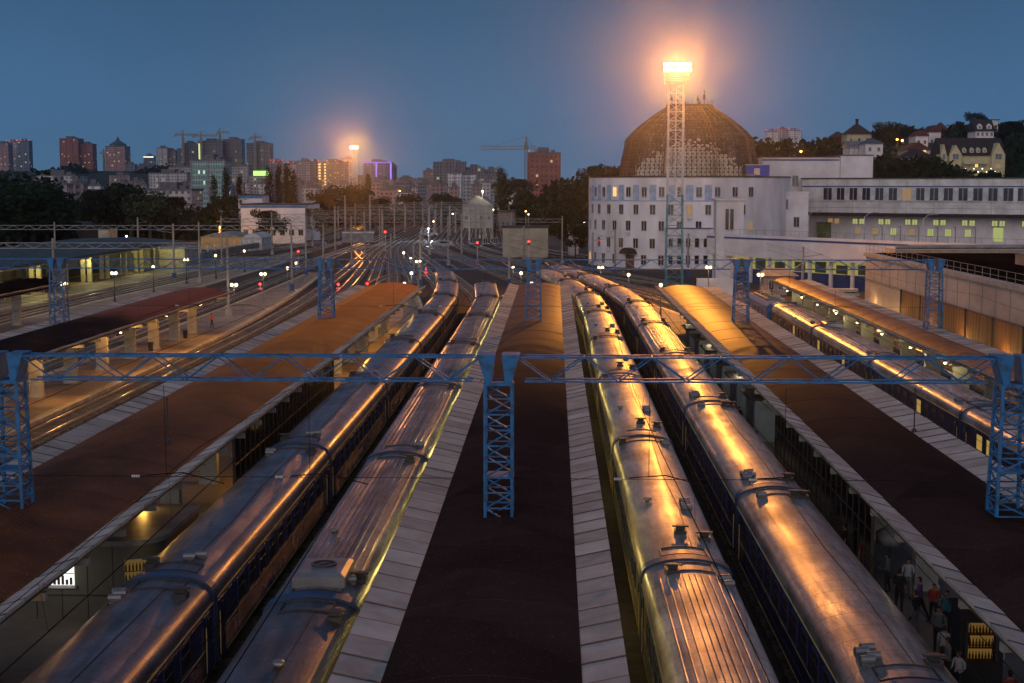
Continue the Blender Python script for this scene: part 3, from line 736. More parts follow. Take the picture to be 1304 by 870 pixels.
# ------------------------------------------------------------------ floodlight masts
M_mastw = mat('mast pale paint', (.50, .52, .55), .5, .2)
M_teal = mat('mast teal paint', (.03, .22, .30), .5)
HALO_GAIN = 1.4
def mast(label, X, Y, H, w, power, aim, halo_turn=0):
    T = thing('floodlight_mast', label, 'floodlight mast', (X, Y, 0), 0)
    a = MB(); lattice(a, 0, 0, w, w, 0, H * .42, 1.12, 9, .11, .05); a.build('lower_shaft', M_teal, T)
    a = MB(); lattice(a, 0, 0, w, w, H * .42 + .02, H - 3.2, 1.0, 12, .12, .055)
    a.tube((0, 0, H * .42), (0, 0, H - 3), .12, 6); a.build('upper_shaft', M_mastw, T)
    p = MB(); r = w * .76
    p.b(-r, r, -r, r, H - 3.2, H - 3.05)
    for z in (H - 2.5, H - 1.9):
        for q in range(4):
            c = [(-r, -r), (r, -r), (r, r), (-r, r)]; p.tube((*c[q], z), (*c[(q + 1) % 4], z), .04, 5)
    for q in ((-r, -r), (r, -r), (r, r), (-r, r)): p.tube((*q, H - 3.1), (*q, H - .1), .06, 5)
    for z in (H - 1.1, H - .3):
        p.tube((-r, -r, z), (r, -r, z), .05, 5); p.tube((-r, r, z), (r, r, z), .05, 5)
    p.build('lamp_platform', M_mastw, T)
    for row, z in enumerate((H - 1.1, H - .25)):
        for i in range(5):
            x = -r + 2 * r * i / 4
            h_ = MB(); h_.loft([[(sx * .42, 0, sz * .36) for sx, sz in ((-1, -1), (1, -1), (1, 1), (-1, 1))], [(sx * .22, .5, sz * .2) for sx, sz in ((-1, -1), (1, -1), (1, 1), (-1, 1))]], 0, True, True)
            fl = at(h_, 'floodlight', M_dark, T, (x, -r - .1, z)); fl.rotation_euler = (R(-22), 0, 0)
            ln = MB(); ln.b(-.39, .39, -.03, -.002, -.33, .33); ln.build('lens', M_flood, fl)
    light('SPOT', 'mast_light', (0, -r - .9, H - .7), power, MAST_COL, .9, T, (R(90 - 22), 0, aim), 168, 1.0)
    light('SPOT', 'halo_spot', (0, -r - 1.3, H - .7), power * HALO_GAIN, (1, .31, .07), .6, T, (R(90 - 4), 0, aim + halo_turn), 15, 1.0)  # added narrow spot towards the camera, strengthens the halo in the haze
    return T
mast('tall floodlight mast in front of the domed building, lamps glowing orange', 19.9, 237, 36.6, 2.45, MAST_POWER, R(175), R(0))
mast('distant floodlight mast glowing over the city at left', atD(452, 240, 732).x, 732, 36.5, 2.2, MAST_POWER * .9, R(180 + 5))

# ------------------------------------------------------------------ rotunda with the faceted dome
M_rot = mat('rotunda white render', (.70, .66, .68), .8, var=.13, scale=.22, bump=.05, stretch=(1, 1, .35))
M_lblue = mat('pale blue panel paint', (.30, .40, .58), .6)
M_winlit = emit('warm lit window', (1, .62, .22), 1.3)
M_winlit2 = emit('yellow green lit window', (.85, .95, .30), .42)
M_winlit3 = emit('faintly lit window', (1, .60, .25), .28)
def window(parent, x, y, z, w, h, rz, glass=None, sill=True, frame=None, bars=1):
    """a window of real depth: surround proud of the wall, glass behind it. local -y is outward"""
    f = MB(); t = .09
    f.b(-w / 2 - t, -w / 2, -.07, .02, -h / 2 - t, h / 2 + t); f.b(w / 2, w / 2 + t, -.07, .02, -h / 2 - t, h / 2 + t)
    f.b(-w / 2, w / 2, -.07, .02, h / 2, h / 2 + t); f.b(-w / 2 - .12, w / 2 + .12, -.16, .02, -h / 2 - .12, -h / 2 - .0)
    g = glass or M_glass
    f.b(-w / 2, w / 2, -.02, .015, -h / 2, h / 2, 1)
    for i in range(bars):
        xx = -w / 2 + w * (i + 1) / (bars + 1); f.b(xx - .04, xx + .04, -.05, -.021, -h / 2, h / 2)
    return at(f, 'window', [frame or M_frame, g], parent, (x, y, z), rz)
def ac_unit(parent, x, y, z, rz):
    a = MB(); a.b(-.45, .45, -.45, -.06, -.3, .3); a.lathe([(.24, 0), (.24, .03), (.02, .03)], 12)
    return at(a, 'air_conditioner', M_frame, parent, (x, y, z), rz)
RC = (28.9, 309); RR = 21.5; RZ = 18.4
T = thing('domed_building', 'white round building with rows of small windows under a dark faceted dome', 'building', (RC[0], RC[1], 0), 0)
w = MB(); w.lathe([(RR, 0), (RR, RZ), (RR - .4, RZ), (RR - .4, RZ - .6), (.1, RZ - .6)], 96, 0, (0, 0, 0), False); w.build('wall', M_rot, T, True, 30)
rng = random.Random(3)
for row, (zc, off) in enumerate(((15.5, 0), (11.95, 5), (8.65, 0), (5.1, 5), (1.75, 0))):
    for k in range(-7, 5):
        ph = -4.5 + k * 10 + (off if off == 0 else 5)
        fp = R(ph - 5.35)
        if ph > 38: continue
        x, y = RR * math.sin(fp), -RR * math.cos(fp)
        u = rng.random()
        window(T, x, y, zc, 1.08, 1.9, fp, M_winlit if u < .05 else (M_winlit3 if u < .22 else M_glass))
        if rng.random() < .22: ac_unit(T, x, y, zc - 1.6, fp)
for k in range(-7, 4):
    ph = .5 + k * 10; fp = R(ph - 5.35); 
    if ph > 20: continue
    p = MB(); p.b(-.75, .75, -.05, .05, -1.55, 1.55)
    at(p, 'blue_panel', M_lblue, T, (RR * math.sin(fp), -RR * math.cos(fp), 15.4), fp)
bb = MB(); aa = [R(-75 - 5 + i * 3) for i in range(35)]
bb.loft([[(RR * math.sin(a) * 1.0, -RR * math.cos(a), 13.6), ((RR + .05) * math.sin(a), -(RR + .05) * math.cos(a), 13.6), ((RR + .05) * math.sin(a), -(RR + .05) * math.cos(a), 13.85), (RR * math.sin(a), -RR * math.cos(a), 13.85)] for a in aa], 0, True, True)
bb.build('blue_band', M_lblue, T)
cp = MB(); cp.lathe([(RR - .5, RZ + .0), (RR - .5, RZ + .28), (RR + .12, RZ + .28), (RR + .12, RZ)], 96, 0, (0, 0, 0), False); cp.build('parapet_cap', M_dark, T, True, 30)
# dome
DP = [(14.6, 18.0), (14.35, 20.2), (14.0, 22.5), (13.5, 24.6), (13.3, 26.4), (11.5, 28.4), (9.4, 30.2), (7.1, 31.9), (4.9, 33.4)]
M_shell = mat('dark bronze dome glazing', (.12, .095, .10), .5, var=.3, scale=.8, spec=.3)
M_lat = mat('dome lattice bars', (.030, .022, .024), .6)
M_cream = mat('cream inner dome panel', (.55, .52, .46), .6, var=.2, scale=.5)
def dpt(i, n, j, grow=0):
    r, z = DP[j]; a = 2 * math.pi * i / n + R(22.5); m_ = (a - R(0)) % R(45) - R(22.5)
    rr = (r + grow) * math.cos(R(22.5)) / math.cos(m_) * 1.04
    return Vector((rr * math.sin(a - R(5.35)), -rr * math.cos(a - R(5.35)), z + grow * .5))
ND = 88
sh = MB()
for j in range(len(DP) - 1):
    for i in range(ND):
        a = (2 * math.pi * (i + .5) / ND + R(22.5) + math.pi) % (2 * math.pi) - math.pi
        for q in range(3):
            pr_ = 1.75 - (j + q / 3) / 2.8 - (abs(a) / R(50)) ** 2
            e0, e1 = dpt(i, ND, j).lerp(dpt(i, ND, j + 1), q / 3), dpt(i, ND, j).lerp(dpt(i, ND, j + 1), (q + 1) / 3)
            g0, g1 = dpt(i + 1, ND, j).lerp(dpt(i + 1, ND, j + 1), q / 3), dpt(i + 1, ND, j).lerp(dpt(i + 1, ND, j + 1), (q + 1) / 3)
            tr_ = ((e0, g0, g1), (e0, g1, e1)) if (q + j * 3) % 2 else ((e0, g0, e1), (e1, g0, g1))
            for t_ in tr_: sh.face(t_, 1 if pr_ > .55 + (rng.random() - .5) * .5 else (2 if rng.random() < .3 else 0))
sh.face([dpt(i, ND, len(DP) - 1) for i in range(ND)])
dome = sh.build('dome', [M_shell, M_cream, mat('paler bronze glazing', (.17, .14, .145), .5)], T)
la = MB()
def lerp(a, b, t): return a + (b - a) * t
for j in range(len(DP) - 1):
    rows = 3 if j < 4 else 3
    for q in range(rows):
        for i in range(ND):
            st = 1 if j < 6 else 2
            if i % st: continue
            a0 = lerp(dpt(i, ND, j, .1), dpt(i, ND, j + 1, .1), q / rows); a1 = lerp(dpt(i, ND, j, .1), dpt(i, ND, j + 1, .1), (q + 1) / rows)
            b0 = lerp(dpt(i + st, ND, j, .1), dpt(i + st, ND, j + 1, .1), q / rows); b1 = lerp(dpt(i + st, ND, j, .1), dpt(i + st, ND, j + 1, .1), (q + 1) / rows)
            la.tube(a0, a1, .085, 3, cap=False)
            if (q + j * rows) % 2: la.tube(a0, b1, .055, 3, cap=False)
            else: la.tube(a1, b0, .055, 3, cap=False)
            la.tube(a1, b1, .055, 3, cap=False)
la.build('lattice', M_lat, dome)
hp = MB()
for k in range(8):
    i = (k * 11) % ND
    for s in (-.35, .35):
        hp.path([dpt(i, ND, j, .28) + Vector((s * math.cos(2 * math.pi * i / ND), s * math.sin(2 * math.pi * i / ND), 0)) for j in range(len(DP))], .14, 4)
hp.build('hip_rail', mat('hip rail bronze', (.16, .10, .09), .6), dome)
tp = MB(); tp.lathe([(5.1, 33.5), (5.1, 33.9), (4.6, 33.9), (4.6, 33.7)], 24, 0, (0, 0, 0), False)
for k in range(16):
    a = 2 * math.pi * k / 16; tp.tube((4.8 * math.cos(a), 4.8 * math.sin(a), 33.8), (4.8 * math.cos(a), 4.8 * math.sin(a), 34.9), .05, 4)
for x, y, h in ((-3, -2, 1.6), (-1, 1, 1.2), (1.5, -2, 2.2), (3.1, .5, 3.4), (-3.8, 1, 2.4), (2.2, 2, 1.4)):
    tp.tube((x, y, 33.6), (x, y, 33.6 + h), .10, 5); tp.b(x - .25, x + .25, y - .15, y + .15, 33.7 + h * .4, 33.7 + h * .7)
tp.build('crown_railing', M_lat, dome)
for ax, ay, lx, ly, h in ((-11, -15, 3.2, 2, .9), (-6, -16.4, 2.2, 1.6, 1.3), (1, -17, 3, 1.8, .8), (7, -16, 2.4, 1.8, .9), (11, -14, 2, 2, 1.2), (-15, -11, 2.2, 2, .7)):
    m_ = MB(); m_.b(-lx / 2, lx / 2, -ly / 2, ly / 2, 0, h); m_.b(-lx / 2 - .1, lx / 2 + .1, -ly / 2 - .1, ly / 2 + .1, h, h + .1); at(m_, 'roof_hut', M_grey, T, (ax, ay, RZ - .55), .2)
an = MB(); an.b(-5.6, 5.2, -1.2, 1.2, 0, 8.2); at(an, 'annex', M_rot, T, (-1.0, -21.6, 0))
for i in range(6):
    for z in (2.0, 5.4): window(T, -5.6 + i * 1.75, -22.8, z, .8, 1.7, 0, bars=0)
st = MB(); st.b(-6.7, 4.3, -23.0, -22.7, 8.2, 8.4); st.build('blue_trim', M_bstripe, T)
gc = MB(); gc.loft([[(1.7 * math.cos(R(a)), 0, 1.3 * math.sin(R(a))) for a in range(0, 181, 20)], [(1.7 * math.cos(R(a)), -1.8, 1.3 * math.sin(R(a))) for a in range(0, 181, 20)]], 0, True, True)
at(gc, 'door_canopy', M_roofdk, T, (-13.2, -16.6, 2.9), R(-38))
dd = MB(); dd.b(-1, 1, -.08, .05, 0, 2.6); at(dd, 'door', mat('brown door', (.10, .05, .03), .6), T, (-13.4, -16.95, .05), R(-38))

# stair pylon in front of the rotunda
T = thing('stair_pylon', 'tall plain white stair tower with a slit window beside the round building', 'tower', (31.0, 255, 0))
w = MB(); w.b(-2.4, 2.4, -2, 2.5, 0, 14.2); w.build('wall', M_rot, T)
w = MB(); w.b(-2.75, 2.75, -2.3, 2.8, 14.2, 14.5); w.build('cornice', M_white2, T)
for s in (-.42, .42): window(T, -.1 + s, -2.0, 10.9, .6, 3.6, 0, bars=0)
# white block with the roof box
T = thing('tall_white_block', 'taller plain white block standing between the domed and the long building', 'building', (46.5, 322, 0))
w = MB(); w.b(0, 17.2, 0, 20, 0, 23.0); w.b(17.24, 24.4, -.6, 20, 0, 23.4); w.build('wall', M_white, T)
w = MB(); w.b(-.15, 17.0, -.15, .0, 22.3, 22.6); w.build('blue_trim', M_bstripe, T)
w = MB(); w.b(-.2, 17.2, -.2, 20.2, 23.0, 23.25); w.b(17.2, 24.6, -.8, 20.2, 23.4, 23.6); w.build('parapet_cap', M_dark, T)
for z in (15.9, 12.1, 8.4, 5.0): window(T, atD(1012.5, 240, 322).x - 46.5, 0, z + 1.9, 1.3, 2.3, 0)
for z in (13.9, 10.3, 6.8): window(T, atD(990.5, 240, 322).x - 46.5, 0, z + 1.7, 1.3, 2.3, 0)
T = thing('lower_white_wing', 'lower white wing with few windows right of the round building', 'building', (42, 300, 0))
w = MB(); w.b(-2, 11, 0, 20, 0, 15.4); w.b(-2.1, 11.1, -.1, 0, 15.1, 15.5); w.build('wall', M_white, T)
for x, z in ((1.0, 12.9), (6.2, 12.9), (1, 9.4), (8.6, 9.2), (4.4, 9.2)): window(T, x, 0, z, 1.1, 2.0, 0)
T = thing('blue_roof_box', 'bright blue cabin with a small window on the roof beside the dome', 'cabin', (42.0, 300, 18.0))
w = MB(); w.b(-2.5, 2.8, 0, 4, 0, 3.0); w.build('wall', mat('bright blue cladding', (.02, .05, .40), .5), T)
window(T, .2, 0, 1.7, 1.0, 1.1, 0, M_winlit3)
w = MB(); w.b(-2.6, 2.9, -.2, 4.2, 3.0, 3.15); w.build('roof', M_frame, T)

# long two-storey white building, running towards the right
A0 = Vector((55, 320)); ang = math.atan2(-28, 41.4); ca, sa = math.cos(ang), math.sin(ang)
def slong(px, off=0):
    r = ray(px, 240); k = r.x / r.y
    ax, ay = A0.x + off * sa, A0.y - off * ca
    return (k * ay - ax) / (ca - k * sa)
T = thing('long_white_building', 'long white two-storey building with a strip of dark windows and blue line', 'building', (55, 320, 0), ang)
w = MB(); w.b(0, 95, 0, 16, 10.9, 18.2); w.build('upper_wall', M_white2, T)
w = MB(); w.b(0, 95, .9, 16, 0, 10.9); w.build('lower_wall', M_white, T)
w = MB(); w.b(-.4, 95, -2.4, .85, 10.2, 10.85); w.build('eave', M_roofdk, T)
w = MB(); w.b(-.2, 95.2, -.2, 16.2, 18.2, 18.45); w.build('parapet_cap', M_dark, T)
w = MB(); w.b(0, 95, -.06, -.001, 16.45, 16.7); w.build('blue_line', M_bstripe, T)
w = MB()
for z in (12.0, 13.25): w.b(0, 95, -.03, .0, z - .03, z + .03)
for i in range(0, 95, 6): w.b(i - .03, i + .03, -.031, .0, 10.9, 18.2)
w.build('panel_joints', M_grey, T)
pxs = [358, 418, 480, 541, 605, 670, 736, 803, 868, 937, 1008, 1080, 1152, 1225]
for i, q in enumerate(pxs + [1298, 1372, 1450, 1530, 1610]):
    s = slong(960 + q / 3.78, -.0)
    window(T, s, 0, 14.95, 2.1, 2.6, 0, M_winlit3 if i == 6 else mat('blue black window', (.014, .02, .045), .15))
    if i in (3, 5, 7, 8, 10): ac_unit(T, s + 1.6, 0, 13.9, 0)
wp = MB(); 
for a, b in zip(pxs, pxs[1:]):
    s = slong(960 + (a + b) / 2 / 3.78); wp.b(s - .6, s + .6, -.04, .0, 13.6, 16.3)
wp.build('white_pier', M_frame, T)
for i, q in enumerate((388, 508, 633, 763, 899, 1039, 1184, 1330)):
    s = slong(960 + q / 3.78, -.9)
    for d in (-.85, .85): window(T, s + d * .9, .9, 9.0, 1.1, 1.1, 0, M_winlit2 if i else M_winlit3, bars=1)
for i, q in enumerate((505, 590, 678, 766, 857, 942, 1038)):
    s = slong(960 + q / 3.78, -.9)
    window(T, s, .9, 6.9, 1.3, 1.5, 0, M_winlit3 if i < 2 else (M_winlit2 if i != 3 else M_winlit3), bars=2)
    m_ = MB(); m_.tube((0, 0, 0), (0, 0, -3.2), .07, 6); m_.b(-.5, .05, -.1, .1, -.1, 0); at(m_, 'downpipe', M_grey, T, (s + 1.6, .8, 8.1))
s = slong(960 + 1184 / 3.78, -.9); m_ = MB(); m_.b(-1, 1, -.1, .05, 0, 2.9); m_.b(-1.15, 1.15, -.3, .0, 2.9, 3.05, 1); at(m_, 'lit_doorway', [M_winlit2, M_dark], T, (s, .9, 5.3))
s = slong(960 + 352 / 3.78, -.9); m_ = MB(); m_.b(-1.2, 1.2, -2.2, .05, 0, 3.2); m_.b(-1.4, 1.4, -2.4, 0, 3.2, 3.4, 1); at(m_, 'entrance_box', [mat('green glazed porch', (.10, .14, .05), .3), M_dark], T, (s, .9, 5.3))

# station concourse below it: white band with blue line, lit glazing
T = thing('station_concourse', 'low station hall with white fascia, blue line and yellow lit windows', 'building', (34.6, 247, 0), math.atan2(-39, 29.4))
w = MB(); w.b(-12, 62, 0, .5, 4.5, 8.3); w.b(-12, 62, .5, 40, 4.5, 5.2); w.build('fascia', M_white, T)
w = MB(); w.b(-12, 33, -.07, -.002, 7.55, 7.85); w.build('blue_line', M_bstripe, T)
w = MB(); w.b(-12, 62, 1.2, 1.5, 2.4, 4.5); w.build('glazing', emit('yellow lit hall', (.90, .85, .20), .24, (.3, .3, .1)), T)
w = MB(); w.b(-12, 62, 1.1, 30, 0, 2.4); w.build('blue_base', mat('blue base cladding', (.02, .045, .16), .5), T)
for i in range(16):
    m_ = MB(); m_.b(-.3, .3, .75, 1.09, 0, 4.5); at(m_, 'column', M_white, T, (-11 + i * 4.6, 0, 0))
for i in range(16):
    m_ = MB(); m_.b(-1.2, 1.2, 1.15, 1.199, 2.5, 3.9 + (i % 3) * .2); at(m_, 'window_shade', mat('dim shade', (.10, .09, .05), .7), T, (-8.9 + i * 4.6, 0, 0))
w = MB()
for i in range(38):
    x = -12 + i * 2; w.tube((x, .3, 8.3), (x, .3, 9.2), .03, 4)
w.tube((-12, .3, 9.2), (62, .3, 9.2), .03, 4); w.build('railing', M_grey, T)
for i, (px, py) in enumerate(((1030, 272), (1101, 272), (1176, 274))):
    a = atD(px, py, 262 - i * 14)
    m_ = MB(); m_.tube((0, 0, 0), (0, 0, 6.2), .07, 6); m_.path([(0, 0, 6.2), (.8, -.1, 6.9), (1.7, -.2, 7.0)], .05, 5)
    T2 = thing('street_lamp', f'tall unlit curved lamp post on the hall terrace, {["leftmost", "middle", "rightmost"][i]} of three', 'street lamp', (a.x, 262 - i * 14, 5.2), 0, 'lamp posts on the terrace')
    m_.build('pole', M_frame, T2); m_ = MB(); m_.b(1.5, 2.3, -.3, .0, 6.92, 7.08); m_.build('lamp_head', M_grey, T2)

# corrugated depot at the right
M_corr = mat('pale corrugated wall', (.42, .37, .36), .6, var=.15, scale=.3, stretch=(1, .3, 1))
M_wood = mat('brown timber boarding', (.26, .12, .05), .7, var=.35, scale=1.2, stretch=(1, 4, .15))
T = thing('depot_hall', 'long depot hall with grey upper wall over brown boarding and roof railing', 'building', (40, 60, 0))
w = MB(); w.b(0, 45, 0, 124, 0, 7.9); w.build('wall', M_corr, T)
w = MB(); w.b(-.25, 45.2, -.2, 124.3, 7.9, 8.3); w.build('cornice', M_conc, T)
w = MB(); w.b(.9, 44.2, 1, 123, 8.3, 8.33); w.build('roof', M_bit, T)
nb = 12
for i in range(nb):
    y0 = 1.5 + i * 8.6
    m_ = MB(); n_ = 18
    m_.loft([[(-.12 if k % 2 else -.06, y0 + 8.2 * k / n_, 0.1) for k in range(n_ + 1)], [(-.12 if k % 2 else -.06, y0 + 8.2 * k / n_, 4.9) for k in range(n_ + 1)]], 0, False)
    m_.build('boarding_bay', M_wood, T)
    m_ = MB(); m_.b(-.2, -.0, y0 + 8.25, y0 + 8.55, 0, 5.0); m_.build('post', M_dark, T)
m_ = MB()
for i in range(30): m_.b(-.03, -.001, i * 4.1, i * 4.1 + .05, 5.05, 7.9)
m_.b(-.06, -.001, 0, 124, 4.95, 5.05); m_.build('joint_strip', M_grey, T)
m_ = MB()
for i in range(52): m_.tube((.1, i * 2.4, 8.3), (.1, i * 2.4, 9.35), .03, 4)
for z in (8.8, 9.35): m_.tube((.1, 0, z), (.1, 123, z), .028, 4)
for i in range(18): m_.tube((i * 2.4, 123.6, 8.3), (i * 2.4, 123.6, 9.35), .03, 4)
m_.tube((0, 123.6, 9.35), (44, 123.6, 9.35), .028, 4); m_.build('roof_railing', M_grey, T)
for x, y, sx, sy, h in ((12, 96, 3, 3, 1.2), (20, 80, 2, 4, 1), (9, 62, 2, 2, .8)):
    m_ = MB(); m_.b(-sx / 2, sx / 2, -sy / 2, sy / 2, 0, h); m_.b(-sx / 2 - .15, sx / 2 + .15, -sy / 2 - .15, sy / 2 + .15, h, h + .12); at(m_, 'roof_vent', M_grey, T, (x, y, 8.3))
# ramp wall behind the depot
T = thing('ramp_wall', 'low grey ramp with dark pipe behind the depot roof', 'ramp', (47, 198, 0))
m_ = MB(); m_.b(0, 60, 0, 6, 0, 8.0); m_.build('wall', M_conc2, T)
m_ = MB(); m_.tube((0, -.4, 8.4), (60, -.4, 8.6), .3, 10); m_.build('pipe', M_grey, T)

# small things between concourse and tracks
T = thing('station_kiosk', 'small stone kiosk with grey hipped roof in front of the blue wall', 'kiosk', (atD(990, 340, 222).x, 222, 0))
m_ = MB(); m_.b(-2.4, 2.4, -2, 2, 0, 3.0); m_.build('wall', mat('pink stone wall', (.40, .28, .24), .8), T)
m_ = MB(); m_.raw([(-3, -2.6, 3.0), (3, -2.6, 3.0), (3, 2.6, 3.0), (-3, 2.6, 3.0), (-1.4, 0, 4.1), (1.4, 0, 4.1)], [(0, 1, 5, 4), (1, 2, 5), (2, 3, 4, 5), (3, 0, 4), (0, 3, 2, 1)]); m_.build('roof', M_grey, T)
for x in (-1.2, .3): window(T, x, -2, 1.6, .7, 1.4, 0)
m_ = MB(); m_.b(1.2, 2.0, -2.06, -2.0, 0, 2.1); m_.build('door', M_dark, T)
T = thing('beam_stack', 'stack of long concrete beams left of the depot corner', 'beam stack', (atD(1068, 360, 205).x, 205, 0))
for k in range(4):
    for j in range(3):
        m_ = MB(); m_.b(-3, 3, -.3, .3, 0, .4); at(m_, 'concrete_beam', M_conc2, T, (random.uniform(-.3, .3), j * .75, .02 + k * .55))
    if k < 3:
        m_ = MB(); m_.b(-2.2, -2, -.4, 2, 0, .13); m_.b(2, 2.2, -.4, 2, 0, .13); at(m_, 'spacer', M_dark, T, (0, 0, .43 + k * .55))
T = thing('white_fence_panel', 'short white corrugated fence between mast and right canopy', 'fence', (21.6, 216, 0))
m_ = MB(); n_ = 40
m_.loft([[(5.6 * k / n_, .06 * (k % 2), z) for k in range(n_ + 1)] for z in (.1, 2.9)], 0, False); m_.loft([[(5.6 * k / n_, .08 + .06 * (k % 2), z) for k in range(n_ + 1)] for z in (.1, 2.9)], 0, False); m_.build('panel', M_white, T)
m_ = MB(); m_.b(-.06, .06, .1, .25, 0, 3); m_.b(5.5, 5.62, .1, .25, 0, 3); m_.build('post', M_grey, T)

# beige switch house at the centre and other low buildings in the yard
def house(name, label, cat, px0, px1, ytop, D, depth, wall, rz=0, roof='flat', roofm=None, win=None, base=0, group=None, trim=None, ridge=2.5, lit=None, wn=(1.1, 1.4), ov=.3, rows=1, rowz=3.0, z0=1.6):
    x0 = atD(px0, 240, D).x; x1 = atD(px1, 240, D).x; zt_ = atD(px0, ytop, D).z
    T = thing(name, label, cat, ((x0 + x1) / 2, D, base), rz, group); hw = (x1 - x0) / 2; h = zt_ - base
    m_ = MB(); m_.b(-hw, hw, 0, depth, 0, h); m_.build('wall', wall, T)
    rm_ = roofm or M_roofdk
    m_ = MB()
    if roof == 'flat': m_.b(-hw - ov, hw + ov, -ov, depth + ov, h, h + .3)
    elif roof == 'gable': m_.loft([[(-hw - ov, y, h - .1), (0, y, h + ridge), (hw + ov, y, h - .1)] for y in (-ov, depth + ov)], 0, True, True)
    elif roof == 'gablex': m_.loft([[(x, -ov, h - .1), (x, depth / 2, h + ridge), (x, depth + ov, h - .1)] for x in (-hw - ov, hw + ov)], 0, True, True)
    elif roof == 'hip': k = min(hw, depth / 2) * .8; m_.raw([(-hw - ov, -ov, h), (hw + ov, -ov, h), (hw + ov, depth + ov, h), (-hw - ov, depth + ov, h), (-hw + k, depth / 2, h + ridge), (hw - k, depth / 2, h + ridge)], [(0, 1, 5, 4), (1, 2, 5), (2, 3, 4, 5), (3, 0, 4), (0, 3, 2, 1)])
    elif roof == 'arc': m_.loft([[(-hw - ov + (2 * hw + 2 * ov) * k / 12, y, h - .05 + ridge * math.sin(math.pi * k / 12)) for k in range(13)] for y in (-ov, depth + ov)], 0, True, True)
    m_.build('roof', rm_, T)
    if trim: m_ = MB(); m_.b(-hw - .08, hw + .08, -.1, 0, h - .9, h - .1); m_.build('trim_band', trim, T)
    if win:
        for r in range(rows):
            for i in range(win):
                g_ = M_glass
                if lit and random.Random(f'{name}{px0}{i}{r}').random() < lit: g_ = M_winlit
                window(T, -hw + 2 * hw * (i + .5) / win, 0, z0 + r * rowz, wn[0], wn[1], 0, g_)
    return T
M_beige = mat('beige render', (.36, .33, .25), .85, var=.12, scale=.4)
house('switch_house', 'plain beige windowless building behind the second portal at centre', 'building', 640, 698, 290, 333, 9, M_beige)
house('yard_house', 'small yellow house with blue roof edge in the yard', 'house', 598, 638, 314, 392, 7, mat('yellow render', (.42, .36, .20), .85), win=3, trim=M_bstripe)
house('white_depot', 'white depot with blue roof trim and blank end wall beyond the left platforms', 'building', 306, 388, 261, 410, 26, M_white, win=7, trim=mat('bright blue trim', (.03, .16, .42), .5), rows=1, z0=3.2, wn=(1.3, 1.6))
house('upper_depot_floor', 'small white upper storey with blue trim behind the white depot', 'building', 303, 334, 249, 440, 10, M_white, trim=MATS['bright blue trim'])
house('low_white_building', 'low pale building with flat grey roof behind the far left platform', 'building', 137, 233, 317, 292, 12, M_conc2, win=0, roofm=M_grey)
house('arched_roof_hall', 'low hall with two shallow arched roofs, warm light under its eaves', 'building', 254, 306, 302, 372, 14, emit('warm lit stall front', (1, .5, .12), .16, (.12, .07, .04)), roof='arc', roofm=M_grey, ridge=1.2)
house('second_arched_hall', 'pale low hall with arched roof right of the warmly lit hall', 'building', 307, 332, 303, 365, 14, M_white2, roof='arc', roofm=M_frame, ridge=1.2)
house('small_cream_building', 'small cream building half hidden by trees at left', 'building', 106, 136, 292, 380, 8, mat('cream render', (.55, .48, .36), .85))
house('dark_roof_shed', 'black roofed shed below the trees at far left', 'shed', 62, 104, 290, 360, 12, M_roofdk, roof='gablex', ridge=1.5)
house('freight_shed', 'white warehouse with gabled roof behind the yard poles', 'warehouse', 589, 628, 262, 560, 40, M_conc2, roof='gable', roofm=M_grey, ridge=4, win=4, z0=4)
house('brown_flat_building', 'brown flat roofed building beyond the yard, right of the warehouse', 'building', 632, 655, 270, 520, 20, mat('brown render', (.2, .15, .12), .85), roofm=M_roofdk, win=4, z0=3)
house('low_glass_hall', 'long pale green low hall behind the beige building', 'building', 632, 749, 262, 620, 20, facade('green glass hall', (.28, .34, .32), (.10, .14, .14), 2.0, 3.2, .75, .7, .02), roofm=mat('green roof', (.10, .16, .11), .7))
house('small_white_house', 'tiny white house with a gable roof at the hill foot', 'house', 644, 668, 254, 640, 10, M_white, roof='gable', roofm=M_grey, ridge=3)
house('signal_cabin', 'dim cabin with a white side wall among bushes left of the round building', 'cabin', 724, 737, 293, 345, 6, M_white2, roof='gablex', roofm=M_roofdk, ridge=1.3)
house('blue_stripe_stall', 'low stall with blue fascia in the yard left of the white container', 'stall', 389, 412, 308, 400, 4, M_white2, trim=M_bstripe)
T = thing('freight_wagon', 'pale grey boxy freight wagon standing in the yard', 'freight wagon', (atD(456, 305, 396).x, 396, 0), R(-80))
m_ = MB(); m_.b(-1.5, 1.5, -4.4, 4.4, .95, 3.6); 
for i in range(9): m_.b(-1.56, 1.56, -4.3 + i * 1.06, -4.2 + i * 1.06, .98, 3.55)
m_.build('body', M_grey, T)
m_ = MB(); m_.loft([[(-1.55, y, 3.6), (-.8, y, 3.9), (.8, y, 3.9), (1.55, y, 3.6)] for y in (-4.45, 4.45)], 0, True, True); m_.build('roof', M_white2, T)
for yb in (-3, 3):
    m_ = MB()
    for q in (-.9, .9):
        for x in (-.75, .75): m_.tube((x - .07, yb + q, .80), (x + .07, yb + q, .80), .46, 12)
    m_.b(-1.2, 1.2, yb - 1.4, yb + 1.4, .6, .94); m_.build('bogie', M_under, T)
# long fence of white posts along the far left tracks
T = thing('post_fence', 'long grey fence with white posts beyond the left tracks', 'fence', (-90, 295, 0))
pa = atD(236, 320, 300); pb = atD(335, 312, 372)
for i in range(13):
    t = i / 12; m_ = MB(); m_.b(-.18, .18, -.18, .18, 0, 3.4); at(m_, 'post', M_frame, T, (lerp(pa.x, pb.x, t) + 90, lerp(300, 372, t) - 295, 0))
m_ = MB(); m_.tube((pa.x + 90, 5.4, 1.5), (pb.x + 90, 77.4, 1.5), .9, 4); m_.build('fence_panel', M_grey, T)
